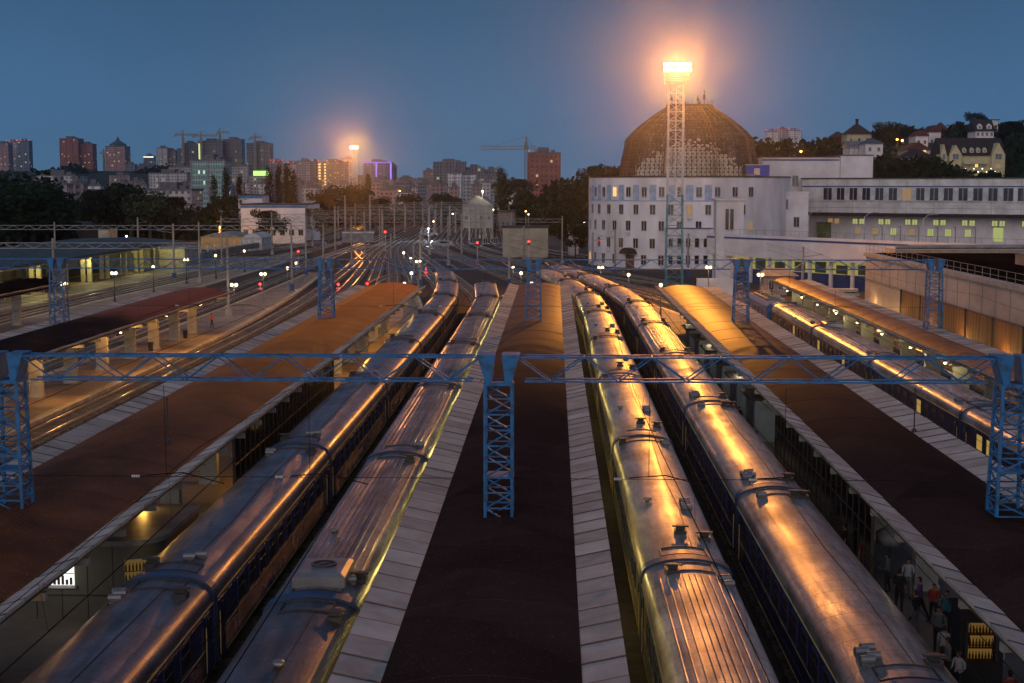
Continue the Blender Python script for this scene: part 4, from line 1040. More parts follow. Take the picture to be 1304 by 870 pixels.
# wide station roof at upper left with paired pillars
T = thing('station_shelter', 'wide dark green roof on paired cream pillars above a yellow-lit platform', 'canopy', (-85, 195, 0))
m_ = MB(); m_.loft([[(-14, y, 5.9), (-2, y, 6.25), (8.6, y, 5.55), (8.6, y, 5.2), (-14, y, 5.4)] for y in (0, 96)], 0, True, True); m_.build('roof', mat('green black roofing', (.028, .045, .036), .6, var=.25, scale=.3), T)
for y in (22, 34, 46, 56, 66, 77, 88):
    for s in (-.5, .5):
        m_ = MB(); m_.b(-.35, .35, -.3, .3, 0, 4.9); at(m_, 'pillar', mat('cream pillar', (.46, .42, .27), .8), T, (5.0 + s * 1.1, y, Z_PL))
for y in (26, 40, 52, 62, 72, 84):
    m_ = MB(); m_.b(-.4, .4, -.3, .3, 0, 4.9); at(m_, 'rear_pillar', MATS['cream pillar'], T, (-8, y, Z_PL))
m_ = MB(); m_.b(-13, -12.6, 2, 94, 0, 5); m_.build('back_wall', M_beige, T)
m_ = MB(); m_.b(-14, 8.4, 0, 96, 4.95, 5.15); m_.build('soffit', M_beige, T)
for y in (18, 44, 70, 92): 
    m_ = MB(); m_.b(-.5, .5, -.12, .12, -.05, .05); at(m_, 'ceiling_lamp', M_lamp, T, (2.5, y, 4.88))
    light('POINT', 'shelter_light', (6.5, y, 4.6), 700, (1, .86, .30), .3, T)

# ------------------------------------------------------------------ hills
def hill_z(x, y):
    z = 0
    # right hill
    k = sm((y - 340) / 380)
    px = 652 + 1811 * (x / max(y, 1)) + 54
    hr = 6 + 20 * sm((px - 760) / 200) + 14 * sm((px - 1050) / 90)
    z += k * hr * sm((px - 690) / 90) * (1 - .75 * sm((y - 790) / 500))
    # left ridge far away
    kl = sm((y - 1300) / 500) * sm((560 - px) / 350)
    z += 34 * kl
    return z
g = MB(); nx, ny = 90, 60
xs_ = [lambda y, i=i: (-.62 + 1.15 * i / nx) * y for i in range(nx + 1)]
yv = [350 + 2650 * (j / ny) ** 1.6 for j in range(ny + 1)]
rows = [[(xs_[i](y), y, hill_z(xs_[i](y), y) - .03 + (.0 if hill_z(xs_[i](y), y) > .2 else -.3)) for i in range(nx + 1)] for y in yv]
g.loft(rows, 0, False)
struct('hill_terrain', g, mat('dark hill grass', (.012, .018, .009), .95, var=.3, scale=.02), True)

# ------------------------------------------------------------------ trees
M_leaf = {'dark': mat('dark foliage', (.008, .024, .009), .9, var=.45, spec=.15, scale=.35),
          'mid': mat('olive foliage', (.020, .040, .012), .85, var=.4, scale=.35),
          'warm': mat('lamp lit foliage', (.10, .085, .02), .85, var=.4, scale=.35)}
M_bark = mat('bark', (.06, .045, .035), .9)
def leaves(mb, c, r, n, size, rnd, sz=1.0):
    for _ in range(n):
        while True:
            v = Vector((rnd.uniform(-1, 1), rnd.uniform(-1, 1), rnd.uniform(-1, 1)))
            if .25 < v.length < 1: break
        v = Vector((v.x * r, v.y * r, v.z * r * sz)) + Vector(c)
        a = Vector((rnd.gauss(0, 1), rnd.gauss(0, 1), rnd.gauss(0, 1))).normalized(); b = a.orthogonal().normalized()
        s = size * rnd.uniform(.6, 1.3)
        mb.face([v - a * s, v + b * s * .7, v + a * s, v - b * s * .7])
def tree_mesh(kind, seed, h=10.0):
    rnd = random.Random(seed); cr = MB(); tr = MB()
    if kind == 'round':
        tr.tube((0, 0, 0), (0, 0, h * .55), .28, 7, 0, .14)
        for k in range(26):
            a = rnd.uniform(0, 6.28); rr = h * .34 * math.sqrt(rnd.random()); z = h * rnd.uniform(.36, .86); rr *= math.sin(math.pi * min(1, max(.15, (z / h - .22) / .78))) ** .6
            p = (rr * math.cos(a), rr * math.sin(a), z)
            if k < 9: tr.tube((0, 0, h * rnd.uniform(.25, .5)), p, .09, 5, 0, .03)
            leaves(cr, p, h * rnd.uniform(.10, .17), 110, h * .026, rnd, .8)
    elif kind == 'poplar':
        tr.tube((0, 0, 0), (0, 0, h * .9), .2, 6, 0, .04)
        for k in range(24):
            z = h * (.12 + .86 * k / 24); w_ = h * .085 * math.sin(math.pi * min(1, .15 + .85 * (1 - k / 24))) ** .7
            a = rnd.uniform(0, 6.28); p = (w_ * .5 * math.cos(a), w_ * .5 * math.sin(a), z)
            if k % 4 == 0: tr.tube((0, 0, z - .6), p, .05, 4, 0, .02)
            leaves(cr, p, max(.25, w_), 70, h * .018, rnd, 1.7)
    else:
        tr.tube((0, 0, 0), (0, 0, h), .2, 6, 0, .03)
        for k in range(13):
            z = h * (.1 + .88 * k / 13); w_ = h * .24 * (1 - k / 13.5)
            for q in range(7):
                a = q * .9 + k; p = (w_ * .6 * math.cos(a), w_ * .6 * math.sin(a), z - w_ * .1)
                leaves(cr, p, w_ * .42 + .1, 14, h * .02, rnd, .5)
    return cr, tr
TP = {}
def tree(kind, leaf, label, px, yb, yt, D, base=None, group='trees beyond the yard', w=1.0, seed=0):
    key = (kind, leaf, seed % 3)
    p = atD(px, yt, D); z0 = hill_z(p.x, D) if base is None else base
    if key not in TP:
        cr, tr = tree_mesh(kind, seed % 3 + 11)
        T = thing('pine_tree' if kind == 'conifer' else ('poplar_tree' if kind == 'poplar' else 'tree'), label, 'tree')
        cr.build('crown', M_leaf[leaf], T); tr.build('trunk', M_bark, T); index_children(T); TP[key] = T
    else: T = copy_tree(TP[key]); 
    s = (p.z - z0) / (10.0 if kind != 'round' else 9.6)
    T.location = (p.x, D, z0 - .2); T.scale = (s * w * (1.2 if kind == 'round' else .5), s * w * (1.2 if kind == 'round' else .5), s); T.rotation_euler = (0, 0, random.uniform(0, 6.28))
    T['label'] = label; T['group'] = group; T['category'] = 'tree'
    return T
trees = [('round', 'dark', 'huge black tree at the far left edge, top level with the horizon', 8, 305, 214, 330, 1.5),
 ('round', 'dark', 'tall dark tree second from the left edge, beside the huge black tree', 40, 305, 232, 325, 1.2),
 ('round', 'dark', 'rounded dark tree left of the large double crown', 120, 290, 236, 420, 1.0),
 ('round', 'dark', 'large dark tree with the double crown left of the teal roof', 143, 290, 231, 430, 1.25),
 ('round', 'mid', 'bushy dark tree right of the large double crown', 190, 290, 244, 420, 1.15),
 ('round', 'dark', 'small dark tree in front of the pale apartment row', 224, 290, 246, 470, .9),
 ('round', 'mid', 'low olive tree left of the three slim poplars', 252, 300, 262, 450, 1.0),
 ('round', 'mid', 'olive tree at the foot of the three slim poplars', 290, 300, 246, 440, 1.0),
 ('poplar', 'dark', 'left poplar of the three in front of the green glass office', 272, 290, 223, 470, 1.3),
 ('poplar', 'dark', 'middle and tallest poplar of the three near the glass office', 287, 290, 214, 472, 1.3),
 ('poplar', 'dark', 'right poplar of the three near the glass office', 305, 290, 223, 480, 1.1),
 ('round', 'mid', 'leafy tree in front of the white depot', 342, 315, 264, 392, 1.0),
 ('poplar', 'dark', 'first poplar from the left in the group of four', 342, 280, 213, 520, 1.4),
 ('poplar', 'dark', 'second poplar from the left in the group of four', 355, 280, 210, 522, 1.1),
 ('poplar', 'dark', 'third poplar of four, the tallest one', 366, 280, 209, 518, 1.4),
 ('poplar', 'dark', 'rightmost poplar in the group of four', 374, 280, 217, 524, 1.2),
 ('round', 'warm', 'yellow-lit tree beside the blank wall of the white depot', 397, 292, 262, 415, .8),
 ('round', 'dark', 'dark tree left below the distant floodlight mast', 416, 285, 243, 560, 1.2),
 ('round', 'dark', 'dark tree right behind the distant floodlight mast', 440, 285, 234, 565, 1.3),
 ('round', 'dark', 'bush-like dark tree right of the distant floodlight mast', 478, 285, 250, 560, 1.1),
 ('poplar', 'dark', 'lone poplar right of the distant floodlight mast', 468, 285, 222, 570, 1.6),
 ('round', 'dark', 'small dark tree at the middle of the skyline', 519, 285, 245, 640, 1.0),
 ('round', 'dark', 'dark tree below the white tower block at centre', 566, 285, 245, 640, 1.0),
 ('round', 'dark', 'dark spreading tree left of the freight warehouse top', 578, 285, 249, 620, 1.0),
 ('poplar', 'dark', 'tall dark tree leaning over the warehouse gable', 639, 285, 214, 560, 2.2),
 ('conifer', 'dark', 'dark conifer in front of the freight warehouse', 631, 300, 249, 480, 1.0),
 ('round', 'dark', 'dark tree beneath the brick tower under construction', 656, 270, 224, 700, 1.1),
 ('round', 'dark', 'dark tree right of the beige building, over the track', 717, 320, 262, 360, 1.1),
 ('round', 'dark', 'low dark tree beside the cabin left of the round building', 733, 330, 284, 330, .8),
 ('round', 'dark', 'lone tree on the hilltop left of the dome', 763, 225, 207, 690, 1.0),
 ('round', 'dark', 'tall round tree between the half-timbered house and the red roofs', 1126, 200, 154, 640, 1.0),
 ('round', 'dark', 'dark tree behind the top of the gabled white villa', 1243, 180, 142, 700, 1.0),
 ('round', 'dark', 'large black tree at the right edge behind the yellow mansion', 1290, 220, 152, 640, 1.3),
 ('round', 'dark', 'dark tree left of the white villa above the mansion', 1215, 190, 168, 650, 1.1),
 ('round', 'mid', 'low tree beside the yellow mansion forecourt', 1212, 228, 208, 470, 1.0),
 ('round', 'mid', 'dark tree in front of the yellow mansion, left side', 1190, 228, 196, 500, 1.1)]
trees += [('round', 'dark', 'broad black tree low at the left edge below the skyline', 22, 305, 240, 318, 1.4), ('round', 'dark', 'dark tree right of the left edge group, sloping crown', 58, 305, 247, 330, 1.0),
 ('round', 'dark', 'dark tree between the double crown and the left edge group', 106, 290, 252, 415, .9), ('round', 'dark', 'dark tree directly right of the double crown, slightly lower', 166, 290, 236, 428, 1.1), ('round', 'dark', 'dark low tree left of the pale apartment row', 208, 290, 252, 422, .9)]
for i, (k, lf, lb, px, yb, yt, D, w_) in enumerate(trees):
    tree(k, lf, lb, px, yb, yt, D, w=w_, seed=i)
# wooded slopes that read as one mass
def woods(name, label, pts, leaf, size=1.3, n=60, r=(4, 7)):
    mb = MB(); rnd = random.Random(len(name) * 7)
    for px, yt, D in pts:
        p = atD(px, yt, D); z = p.z; zb = hill_z(p.x, D)
        rr = rnd.uniform(*r)
        q = z - rr
        while q > zb - rr * .5:
            leaves(mb, (p.x + rnd.uniform(-1.5, 1.5), D + rnd.uniform(-4, 4), q), rr, n, size, rnd, .8); q -= rr * 1.05
    o = mb.build(name, M_leaf[leaf], None); return tag(o, label, 'woods', None, 'stuff')
rnd = random.Random(5)
pts = []
for px in range(700, 800, 7): pts.append((px, 226 - (px - 700) * .18 + rnd.uniform(-2, 2), 640))
for px in range(655, 760, 8): pts.append((px, 243 + rnd.uniform(-4, 4), 560))
woods('wooded_slope', 'dark wooded slope rising towards the domed building', pts, 'dark')
pts = []
for px in range(958, 1110, 7): pts.append((px, 174 + rnd.uniform(-3, 4) + (5 if px > 1070 else 0), 620))
for px in range(1010, 1320, 8): pts.append((px, 207 + rnd.uniform(-5, 3) + (10 if px > 1205 else 0), 420))
for px in range(1090, 1320, 8): pts.append((px, (197 if px < 1195 else 224) + rnd.uniform(-4, 4), 460))
for px in range(1135, 1320, 9): pts.append((px, 176 + rnd.uniform(-4, 4), 760))
H_ = [(1060, 1125, 545, 672), (1148, 1206, 500, 700), (1225, 1270, 600, 665), (1195, 1280, 470, 516), (1200, 1270, 440, 516)]
for _ in range(520):
    px, D = rnd.uniform(1035, 1325), rnd.uniform(400, 780)
    if any(a - 5 < px < b + 5 and c < D < d for a, b, c, d in H_): continue
    x = atD(px, 235, D).x; zt_ = hill_z(x, D) + rnd.uniform(6, 9.5); yy = 235 - (zt_ - 17) * 1811 / D
    hid = False
    for a, b, c, d, ylim in ((1060, 1125, 0, 545, 199), (1148, 1206, 0, 505, 212), (1225, 1270, 0, 600, 180), (1195, 1280, 0, 495, 223)):
        if a - 4 < px < b + 4 and c < D < d and yy < ylim: hid = True
    if hid: continue
    pts.append((px, yy, D))
woods('hillside_woods', 'dense dark trees covering the hill behind the long white building', pts, 'dark')
pts = []
for px in range(-10, 250, 6): pts.append((px, 214 + 6 * math.sin(px / 19) + rnd.uniform(-2, 2), 1700))
woods('ridge_woods', 'dark line of trees on the ridge below the far left towers', pts, 'dark', 3.2, 50, (9, 16))
pts = []
for px in range(60, 330, 8): pts.append((px, 272 + rnd.uniform(-6, 5), 440))
for px in range(404, 500, 8): pts.append((px, 262 + rnd.uniform(-7, 6), 600))
for px in range(500, 640, 9): pts.append((px, 268 + rnd.uniform(-5, 5), 620))
woods('yard_scrub', 'low dark trees and scrub along the far side of the yard', pts, 'dark', 1.1, 50, (2.5, 4.5))
pts = []
for px in range(-20, 90, 7): pts.append((px, 262 + rnd.uniform(-10, 8), 345))
woods('left_thicket', 'black thicket below the huge tree at the left edge', pts, 'dark', .9, 70, (3, 5))

# ------------------------------------------------------------------ houses on the right hill
M_yell = mat('pale yellow render', (.52, .46, .27), .85, var=.08)
def hhouse(label, px0, px1, yb, ye, D, wall, roofm, roof='hip', ridge=4, win=3, rows=1, name='hill_house', lit=.1, depth=12, wn=(1.0, 1.4)):
    base = atD(px0, yb, D).z
    return house(name, label, 'house', px0, px1, ye, D, depth, wall, 0, roof, roofm, win, base - 2, 'houses on the right hill', None, ridge, lit, wn, .6, rows, 3.0, 4.0)
h1 = hhouse('yellow house with black hipped roof and chimney on the hill crest', 1077, 1108, 184, 171, 660, M_yell, M_roofdk, ridge=4.6)
m_ = MB(); m_.b(-.6, .6, -.5, .5, 0, 3); m_.b(-.8, .8, -.7, .7, 3, 3.3); at(m_, 'chimney', M_roofdk, h1, (0, 6, 10.5))
hhouse('low dark roofed house left of the hipped yellow house', 1060, 1076, 182, 174, 680, M_roofred, M_roofdk, ridge=2.5, win=0)
h2 = hhouse('white half-timbered house on the slope below the yellow hipped house', 1080, 1117, 197, 187, 560, M_white, M_grey, 'gablex', 2.5, 0)
m_ = MB()
for i in range(7): m_.b(-5.6 + i * 1.8, -5.45 + i * 1.8, -.04, .0, 2.2, 6)
m_.b(-5.8, 5.8, -.05, 0, 4.2, 4.35); m_.build('timber_frame', M_dark, h2)
hhouse('small white house with blue-grey hipped roof beside the half-timbered one', 1101, 1123, 197, 183, 545, M_white, mat('slate blue roof', (.06, .08, .13), .6), 'hip', 2.2, 2)
hhouse('white villa with dark red gables, left part of the red roofed cluster', 1164, 1180, 187, 173, 620, M_white, M_roofred, 'gable', 2.4, 2)
hhouse('white house with steep red roof right in the red roofed cluster', 1181, 1196, 186, 168, 640, M_white, M_roofred, 'gable', 3, 2)
hhouse('brown red tall roof behind the red roofed cluster', 1193, 1205, 182, 166, 690, M_roofred, M_roofred, 'hip', 4, 0)
hhouse('house with white-edged red gable above the grey hipped roof', 1152, 1184, 200, 191, 560, M_white2, M_roofred, 'gable', 3, 2)
hhouse('low house with wide dark hipped roof in front of the red gable', 1148, 1190, 210, 202, 510, M_white, M_roofdk, 'hip', 3.6, 4)
v = hhouse('white villa with two dormers and dark roof above the yellow mansion', 1240, 1263, 177, 167, 620, M_white, M_roofdk, 'gablex', 5.2, 4, lit=.3)
for x in (-2, 2):
    m_ = MB(); m_.loft([[(-1, y, 0), (-1, y, 1.9), (0, y, 2.9), (1, y, 1.9), (1, y, 0)] for y in (0, 2.4)], 0, True, True); d_ = at(m_, 'dormer', M_white, v, (x, .6, atD(0, 167, 620).z - v.location.z - .2)); window(d_, 0, 0, 1.3, .9, 1.2, 0)
hhouse('plain grey block behind the dormered white villa', 1256, 1268, 176, 153, 650, M_white2, M_roofdk, 'flat', 1, 2, 2)
man = hhouse('large pale yellow mansion with gables, dormers and balconies on the hill', 1198, 1277, 218, 198, 500, M_yell, M_roofdk, 'gablex', 6.2, 8, 1, name='mansion', lit=.35, depth=14)
zb_ = man.location.z
for x, w_, h_ in ((-6.2, 4.2, 6.0), (8.4, 4.6, 7.4), (-10.3, 2.0, 6.6)):
    m_ = MB(); zt_ = atD(0, 198, 500).z - zb_
    m_.loft([[(-w_ / 2, y, 0), (-w_ / 2, y, zt_), (0, y, zt_ + h_ * .55), (w_ / 2, y, zt_), (w_ / 2, y, 0)] for y in (-1.2, 5)], 0, True, True)
    gb = at(m_, 'gable_bay', M_yell, man, (x, 0, 0))
    window(gb, 0, -1.2, zt_ - .6, w_ * .45, 1.8, 0); window(gb, 0, -1.2, zt_ - 3.9, w_ * .4, 1.4, 0, M_winlit3)
for x in (-2.8, -.2, 2.0, 4.2):
    m_ = MB(); zt_ = atD(0, 198, 500).z - zb_
    m_.loft([[(-.7, y, 0), (-.7, y, 1.5), (0, y, 2.3), (.7, y, 1.5), (.7, y, 0)] for y in (0, 2.4)], 0, True, True); d_ = at(m_, 'dormer', M_yell, man, (x, .7, zt_ + .3)); window(d_, 0, 0, 1.0, .6, .9, 0)
m_ = MB(); m_.b(-3.4, 4.8, -1.3, 0, 4.4, 4.6); m_.b(-3.4, 4.8, -1.3, -1.2, 4.6, 5.5); m_.build('balcony', M_yell, man)
for i in range(9):
    p = atD(1224 + i * 5.4, 219 - (i % 2) * 4, 486)
    o = MB(); o.ball((0, 0, 0), .22, 8); o.tube((0, 0, -2.4), (0, 0, -.2), .04, 5, 1)
    o = o.build('garden_lamp', [M_lamp if i % 3 else emit('orange globe', (1, .5, .2), 5), M_dark]); o.location = p
    tag(o, 'small glowing garden lamp in front of the yellow mansion', 'garden lamp', 'garden lamps of the yellow mansion')
for i, (px, py, D, lb) in enumerate(((1142.5, 178, 600, 'tall orange street lamp glowing between the hill trees'), (1020, 193, 600, 'tiny orange street lamp among the hill trees left'), (1149, 179, 590, 'small orange street lamp right of the tall glowing one'))):
    p = atD(px, py, D); T2 = thing('street_lamp', lb, 'street lamp', (p.x, D, p.z - 7)); o = MB(); o.tube((0, 0, 0), (0, 0, 7), .08, 5); o.build('pole', M_dark, T2); o = MB(); o.ball((0, 0, 7), .45, 8); o.build('lamp_globe', emit('sodium lamp', (1, .42, .08), 14), T2)
    light('POINT', 'street_light', (0, -.8, 7), 1500, (1, .45, .12), .3, T2)

# ------------------------------------------------------------------ the city
FC = {
 'pink': facade('pink tower', (.34, .20, .20), (.09, .07, .08), 3.2, 3.0, .5, .5, .03),
 'brick': facade('brick red tower', (.28, .09, .075), (.07, .035, .035), 3.0, 3.0, .45, .5, .035),
 'glass': facade('blue glass tower', (.10, .14, .22), (.03, .05, .09), 2.6, 3.2, .8, .6, .02),
 'frame': facade('concrete frame tower', (.13, .15, .20), (.012, .016, .028), 3.6, 3.2, .74, .72, .012, (.8, .9, .3)),
 'grey': facade('grey panel block', (.30, .29, .31), (.06, .06, .08), 3.0, 2.9, .5, .5, .03),
 'pale': facade('pale panel block', (.46, .43, .44), (.08, .08, .10), 3.0, 2.9, .45, .5, .04),
 'green': facade('green glass office wall', (.26, .42, .42), (.08, .17, .17), 1.6, 3.3, .72, .66, .03, (.7, 1, .7), .8),
 'whiteb': facade('white slab block', (.62, .64, .68), (.10, .12, .16), 2.4, 3.0, .5, .45, .02),
 'litrow': facade('brown block with lit stairs', (.26, .19, .18), (.10, .07, .06), 2.8, 2.9, .6, .45, .12, (1, .62, .22), .7),
 'purple': facade('violet lit tower', (.16, .15, .28), (.05, .05, .12), 2.8, 3.0, .6, .6, .02, (.5, .4, 1)),
 'brown': facade('dusky brown block', (.22, .16, .17), (.06, .05, .06), 3.0, 2.9, .5, .5, .04),
}
M_red = emit('red obstruction lamp', (1, .06, .08), 2.5)
M_crown = emit('lit roof crown', (1, .95, .75), 1.6)
def tower(label, px0, px1, yt, D, f, top='', depth=None, cat='apartment tower', slabs=True, yb=None, lit=None):
    x0, x1 = atD(px0, 235, D).x, atD(px1, 235, D).x; w_ = x1 - x0; dp = depth or min(w_, 28)
    h = atD(px0, yt, D).z
    T = thing('city_building', label, cat, ((x0 + x1) / 2, D, 0), 0, 'city buildings on the skyline')
    m_ = MB(); m_.b(-w_ / 2, w_ / 2, 0, dp, 0, h); m_.build('wall', FC[f], T)
    if slabs:
        m_ = MB(); z = 9
        while z < h - 1:
            m_.b(-w_ / 2 - .35, w_ / 2 + .35, -.35, dp + .35, z - .16, z + .16); z += 9 if f not in ('frame', 'pink', 'brick') else 6.2
        n = max(2, int(w_ / 9))
        for i in range(n + 1):
            x = -w_ / 2 + w_ * i / n; m_.b(x - .5, x + .5, -.5, -.02, 0, h + .2)
        m_.build('facade_ribs', mat('rib ' + f, {'pink': (.30, .18, .18), 'brick': (.22, .08, .07), 'frame': (.15, .17, .22)}.get(f, (.24, .24, .27)), .85), T)
    m_ = MB(); m_.b(-w_ / 2 - .4, w_ / 2 + .4, -.4, dp + .4, h, h + 1.0); m_.b(-w_ * .22, w_ * .15, dp * .2, dp * .7, h + 1, h + 4.2); m_.b(w_ * .2, w_ * .34, dp * .2, dp * .5, h + 1, h + 2.6); m_.build('roof', mat('grey roof slab', (.12, .12, .14), .9), T)
    if 'p' in top:
        m_ = MB(); m_.lathe([(w_ * .45, h + 1), (w_ * .45, h + 3.5), (w_ * .12, h + 9), (.1, h + 15)], 4, 0, (0, dp / 2, 0)); m_.build('spire', mat('dark spire', (.05, .08, .10), .7), T)
    if 'r' in top:
        for i in range(4):
            m_ = MB(); m_.ball((0, 0, 0), .6, 6); at(m_, 'obstruction_lamp', M_red, T, (-w_ / 2 + w_ * i / 3, -.3, h + 2))
    if 'c' in top:
        m_ = MB(); m_.b(-w_ / 2 - .6, w_ / 2 + .6, -.6, .3, h - 2.2, h - .4); m_.build('lit_crown', M_crown, T)
    if 'v' in top:
        ve = emit('violet light strip', (.28, .18, 1), 1.6)
        m_ = MB(); m_.b(-w_ / 2 - .8, w_ / 2 + .8, -1, -.42, h - .4, h + .5); m_.b(w_ / 2 - .9, w_ / 2 + .8, -1, -.52, h * .2, h - 1); m_.b(-w_ / 2 + w_ * .45, -w_ / 2 + w_ * .49, -1, -.52, h * .35, h - 1); m_.build('light_strip', ve, T)
    if 's' in top:
        m_ = MB(); m_.b(-w_ * .5, -w_ * .38, -.9, -.42, h * .25, h * .96); m_.build('lit_stairwell', emit('lit stairwell', (.9, 1, .35), 1.0), T)
    if 'y' in top:
        m_ = MB()
        z = 3
        while z < h - 3: m_.b(-w_ * .5, -w_ * .42, -.9, -.52, z, z + 1.6); m_.b(-w_ * .28, -w_ * .22, -.9, -.52, z, z + 1.6); z += 3.3
        m_.build('lit_stairwell', emit('warm stairwell', (1, .70, .25), 1.6), T)
    if 'g' in top:
        m_ = MB(); m_.b(-w_ * .3, w_ * .45, -1.2, -.6, h + .2, h + 4.4); m_.build('rooftop_sign', emit('green sign', (.35, 1, .15), 2.2), T)
    return T
city = [
 ('pinkish tower at the far left edge of the skyline', -4, 12, 183, 2300, 'pink', ''), ('pale tower beside the pinkish one, far left', 10, 23, 181, 2350, 'pale', 'r'), ('blue glass tower with red roof lamps, far left', 24, 38, 180, 2300, 'glass', 'r'),
 ('brick red tower, taller left half of the red pair', 78, 101, 177, 2100, 'brick', ''), ('brick red tower, lower right half of the red pair', 102, 119, 184, 2110, 'brick', ''),
 ('pink tower with a pointed roof, standing alone', 136, 160, 187, 2000, 'pink', 'p'), ('slim dark tower with a bright white top edge', 184, 196, 199, 2300, 'glass', 'c'),
 ('pale tower left of the dark construction towers', 201, 214, 189, 2200, 'pale', ''), ('brownish slab attached right of the pale tower', 214, 224, 192, 2210, 'brown', ''), ('low dark tower left of the first crane', 223, 234, 192, 2300, 'frame', ''),
 ('dark unfinished tower below the left crane', 233, 251, 183, 2150, 'frame', ''), ('widest dark unfinished tower with a green lit stairwell', 254, 284, 180, 2100, 'frame', 's'), ('dark unfinished tower right of the green lit stairwell', 285, 308, 178, 2120, 'frame', ''),
 ('dark unfinished tower with its own small crane', 315, 344, 183, 2050, 'frame', ''),
 ('green glass office block with flat roof in front of the poplars', 244, 286, 205, 900, 'green', ''), ('apartment block with a lit green roof sign', 318, 344, 224, 1300, 'grey', 'g'), ('greyish block between the glass office and the sign', 290, 316, 212, 1500, 'grey', ''),
 ('teal roofed small building below the pink tower', 165, 180, 232, 1200, 'brown', ''),
 ('wide pale institute block at left, flat two-step roof', 48, 96, 224, 1000, 'pale', ''), ('grey apartment block with a warm lit column at left', 60, 84, 237, 620, 'grey', ''), ('brown side wing of the warm lit apartment block', 85, 105, 236, 640, 'brown', ''), ('low blue-roofed hall at the left edge', 32, 62, 238, 700, 'glass', ''),
 ('small dark block left of the slim white-topped tower', 160, 172, 210, 1900, 'glass', ''), ('short blue block right of the small dark block', 173, 186, 212, 1950, 'frame', ''), ('pale long apartment row behind the double-crowned tree', 190, 238, 221, 1400, 'pale', ''), ('brownish low block left of the long apartment row', 140, 165, 224, 1500, 'brown', ''), ('pale low long block with blue-grey roof above the trees', 183, 243, 243, 700, 'pale', ''),
 ('small white-roofed block by the cream building', 108, 128, 237, 900, 'whiteb', ''), ('low dusky block in front of the dark construction towers', 216, 243, 213, 1600, 'grey', ''),
 ('pale tower right behind the group of four poplars', 345, 360, 206, 1900, 'glass', 'r'), ('pale grey slab left of the brown lit block', 362, 380, 209, 1800, 'pale', 'r'), ('tall grey slab behind the depot and poplars', 378, 397, 206, 1700, 'grey', ''), ('dark brown slab joined to the tall grey one', 397, 406, 207, 1700, 'brown', ''),
 ('brown block with two columns of yellow lit windows', 406, 439, 207, 1650, 'litrow', 'yr'), ('pale unfinished block behind the glowing distant mast', 436, 449, 203, 1900, 'pale', ''),
 ('tower outlined with violet light strips', 463, 498, 207, 1900, 'purple', 'v'), ('dark narrow slab right of the violet outlined tower', 498, 505, 212, 1950, 'frame', ''),
 ('low brown block beneath the violet tower, left', 448, 470, 228, 1500, 'brown', ''), ('low grey block beneath the violet tower, right', 472, 500, 230, 1450, 'grey', ''), ('dusky block left in the hazy low row at centre', 505, 528, 228, 1700, 'brown', ''), ('dusky grey block right in the hazy low row at centre', 526, 545, 231, 1600, 'grey', ''),
 ('brown tower left of the big unfinished block', 539, 552, 218, 1800, 'brown', ''), ('big unfinished concrete block at centre of the skyline', 552, 592, 207, 1600, 'frame', ''), ('long unfinished block stepping down to the right', 592, 616, 214, 1620, 'frame', ''), ('lower end of the long unfinished block', 616, 636, 217, 1630, 'frame', ''),
 ('white slab block, brighter front half', 570, 588, 221, 1200, 'whiteb', ''), ('white slab block, set back right half', 588, 606, 223, 1210, 'whiteb', ''), ('low grey block right of the white slabs', 606, 634, 228, 1300, 'grey', ''), ('small dusky block before the big unfinished one', 544, 568, 236, 1150, 'brown', ''), ('short pale block under the grey slab behind poplars', 384, 404, 240, 900, 'pale', ''),
 ('small pale block among the trees at centre', 504, 524, 246, 900, 'whiteb', ''), ('pinkish low block among the trees left of centre', 484, 506, 243, 1000, 'pink', ''),
 ('brick tower still under construction beside the long crane', 673, 713, 196, 900, 'brick', ''),
 ('white hotel tower, left of the lit cluster on the hill', 975, 990, 168, 2000, 'whiteb', 'r'), ('middle hotel tower of the lit cluster on the hill', 990, 1003, 165, 2010, 'pale', 'r'), ('right hotel tower of the lit cluster on the hill', 1003, 1019, 167, 1990, 'whiteb', 'r'),
]
for c in city:
    tower(c[0], c[1], c[2], c[3], c[4], c[5], c[6])
# anonymous blocks filling the town between, each one its own
rnd = random.Random(21)
for i in range(34):
    px = 150 + i * 14.6 + rnd.uniform(-4, 4); w_ = rnd.uniform(9, 20); D = rnd.uniform(1000, 1500)
    tower(f'dusky mid-rise block at the skyline foot, number {i + 1} of 34 from the left', px, px + w_, rnd.uniform(229, 240), D, rnd.choice(['grey', 'brown', 'pale', 'pink', 'glass']), '', slabs=False, cat='apartment block')['group'] = 'mid-rise blocks at the foot of the skyline'
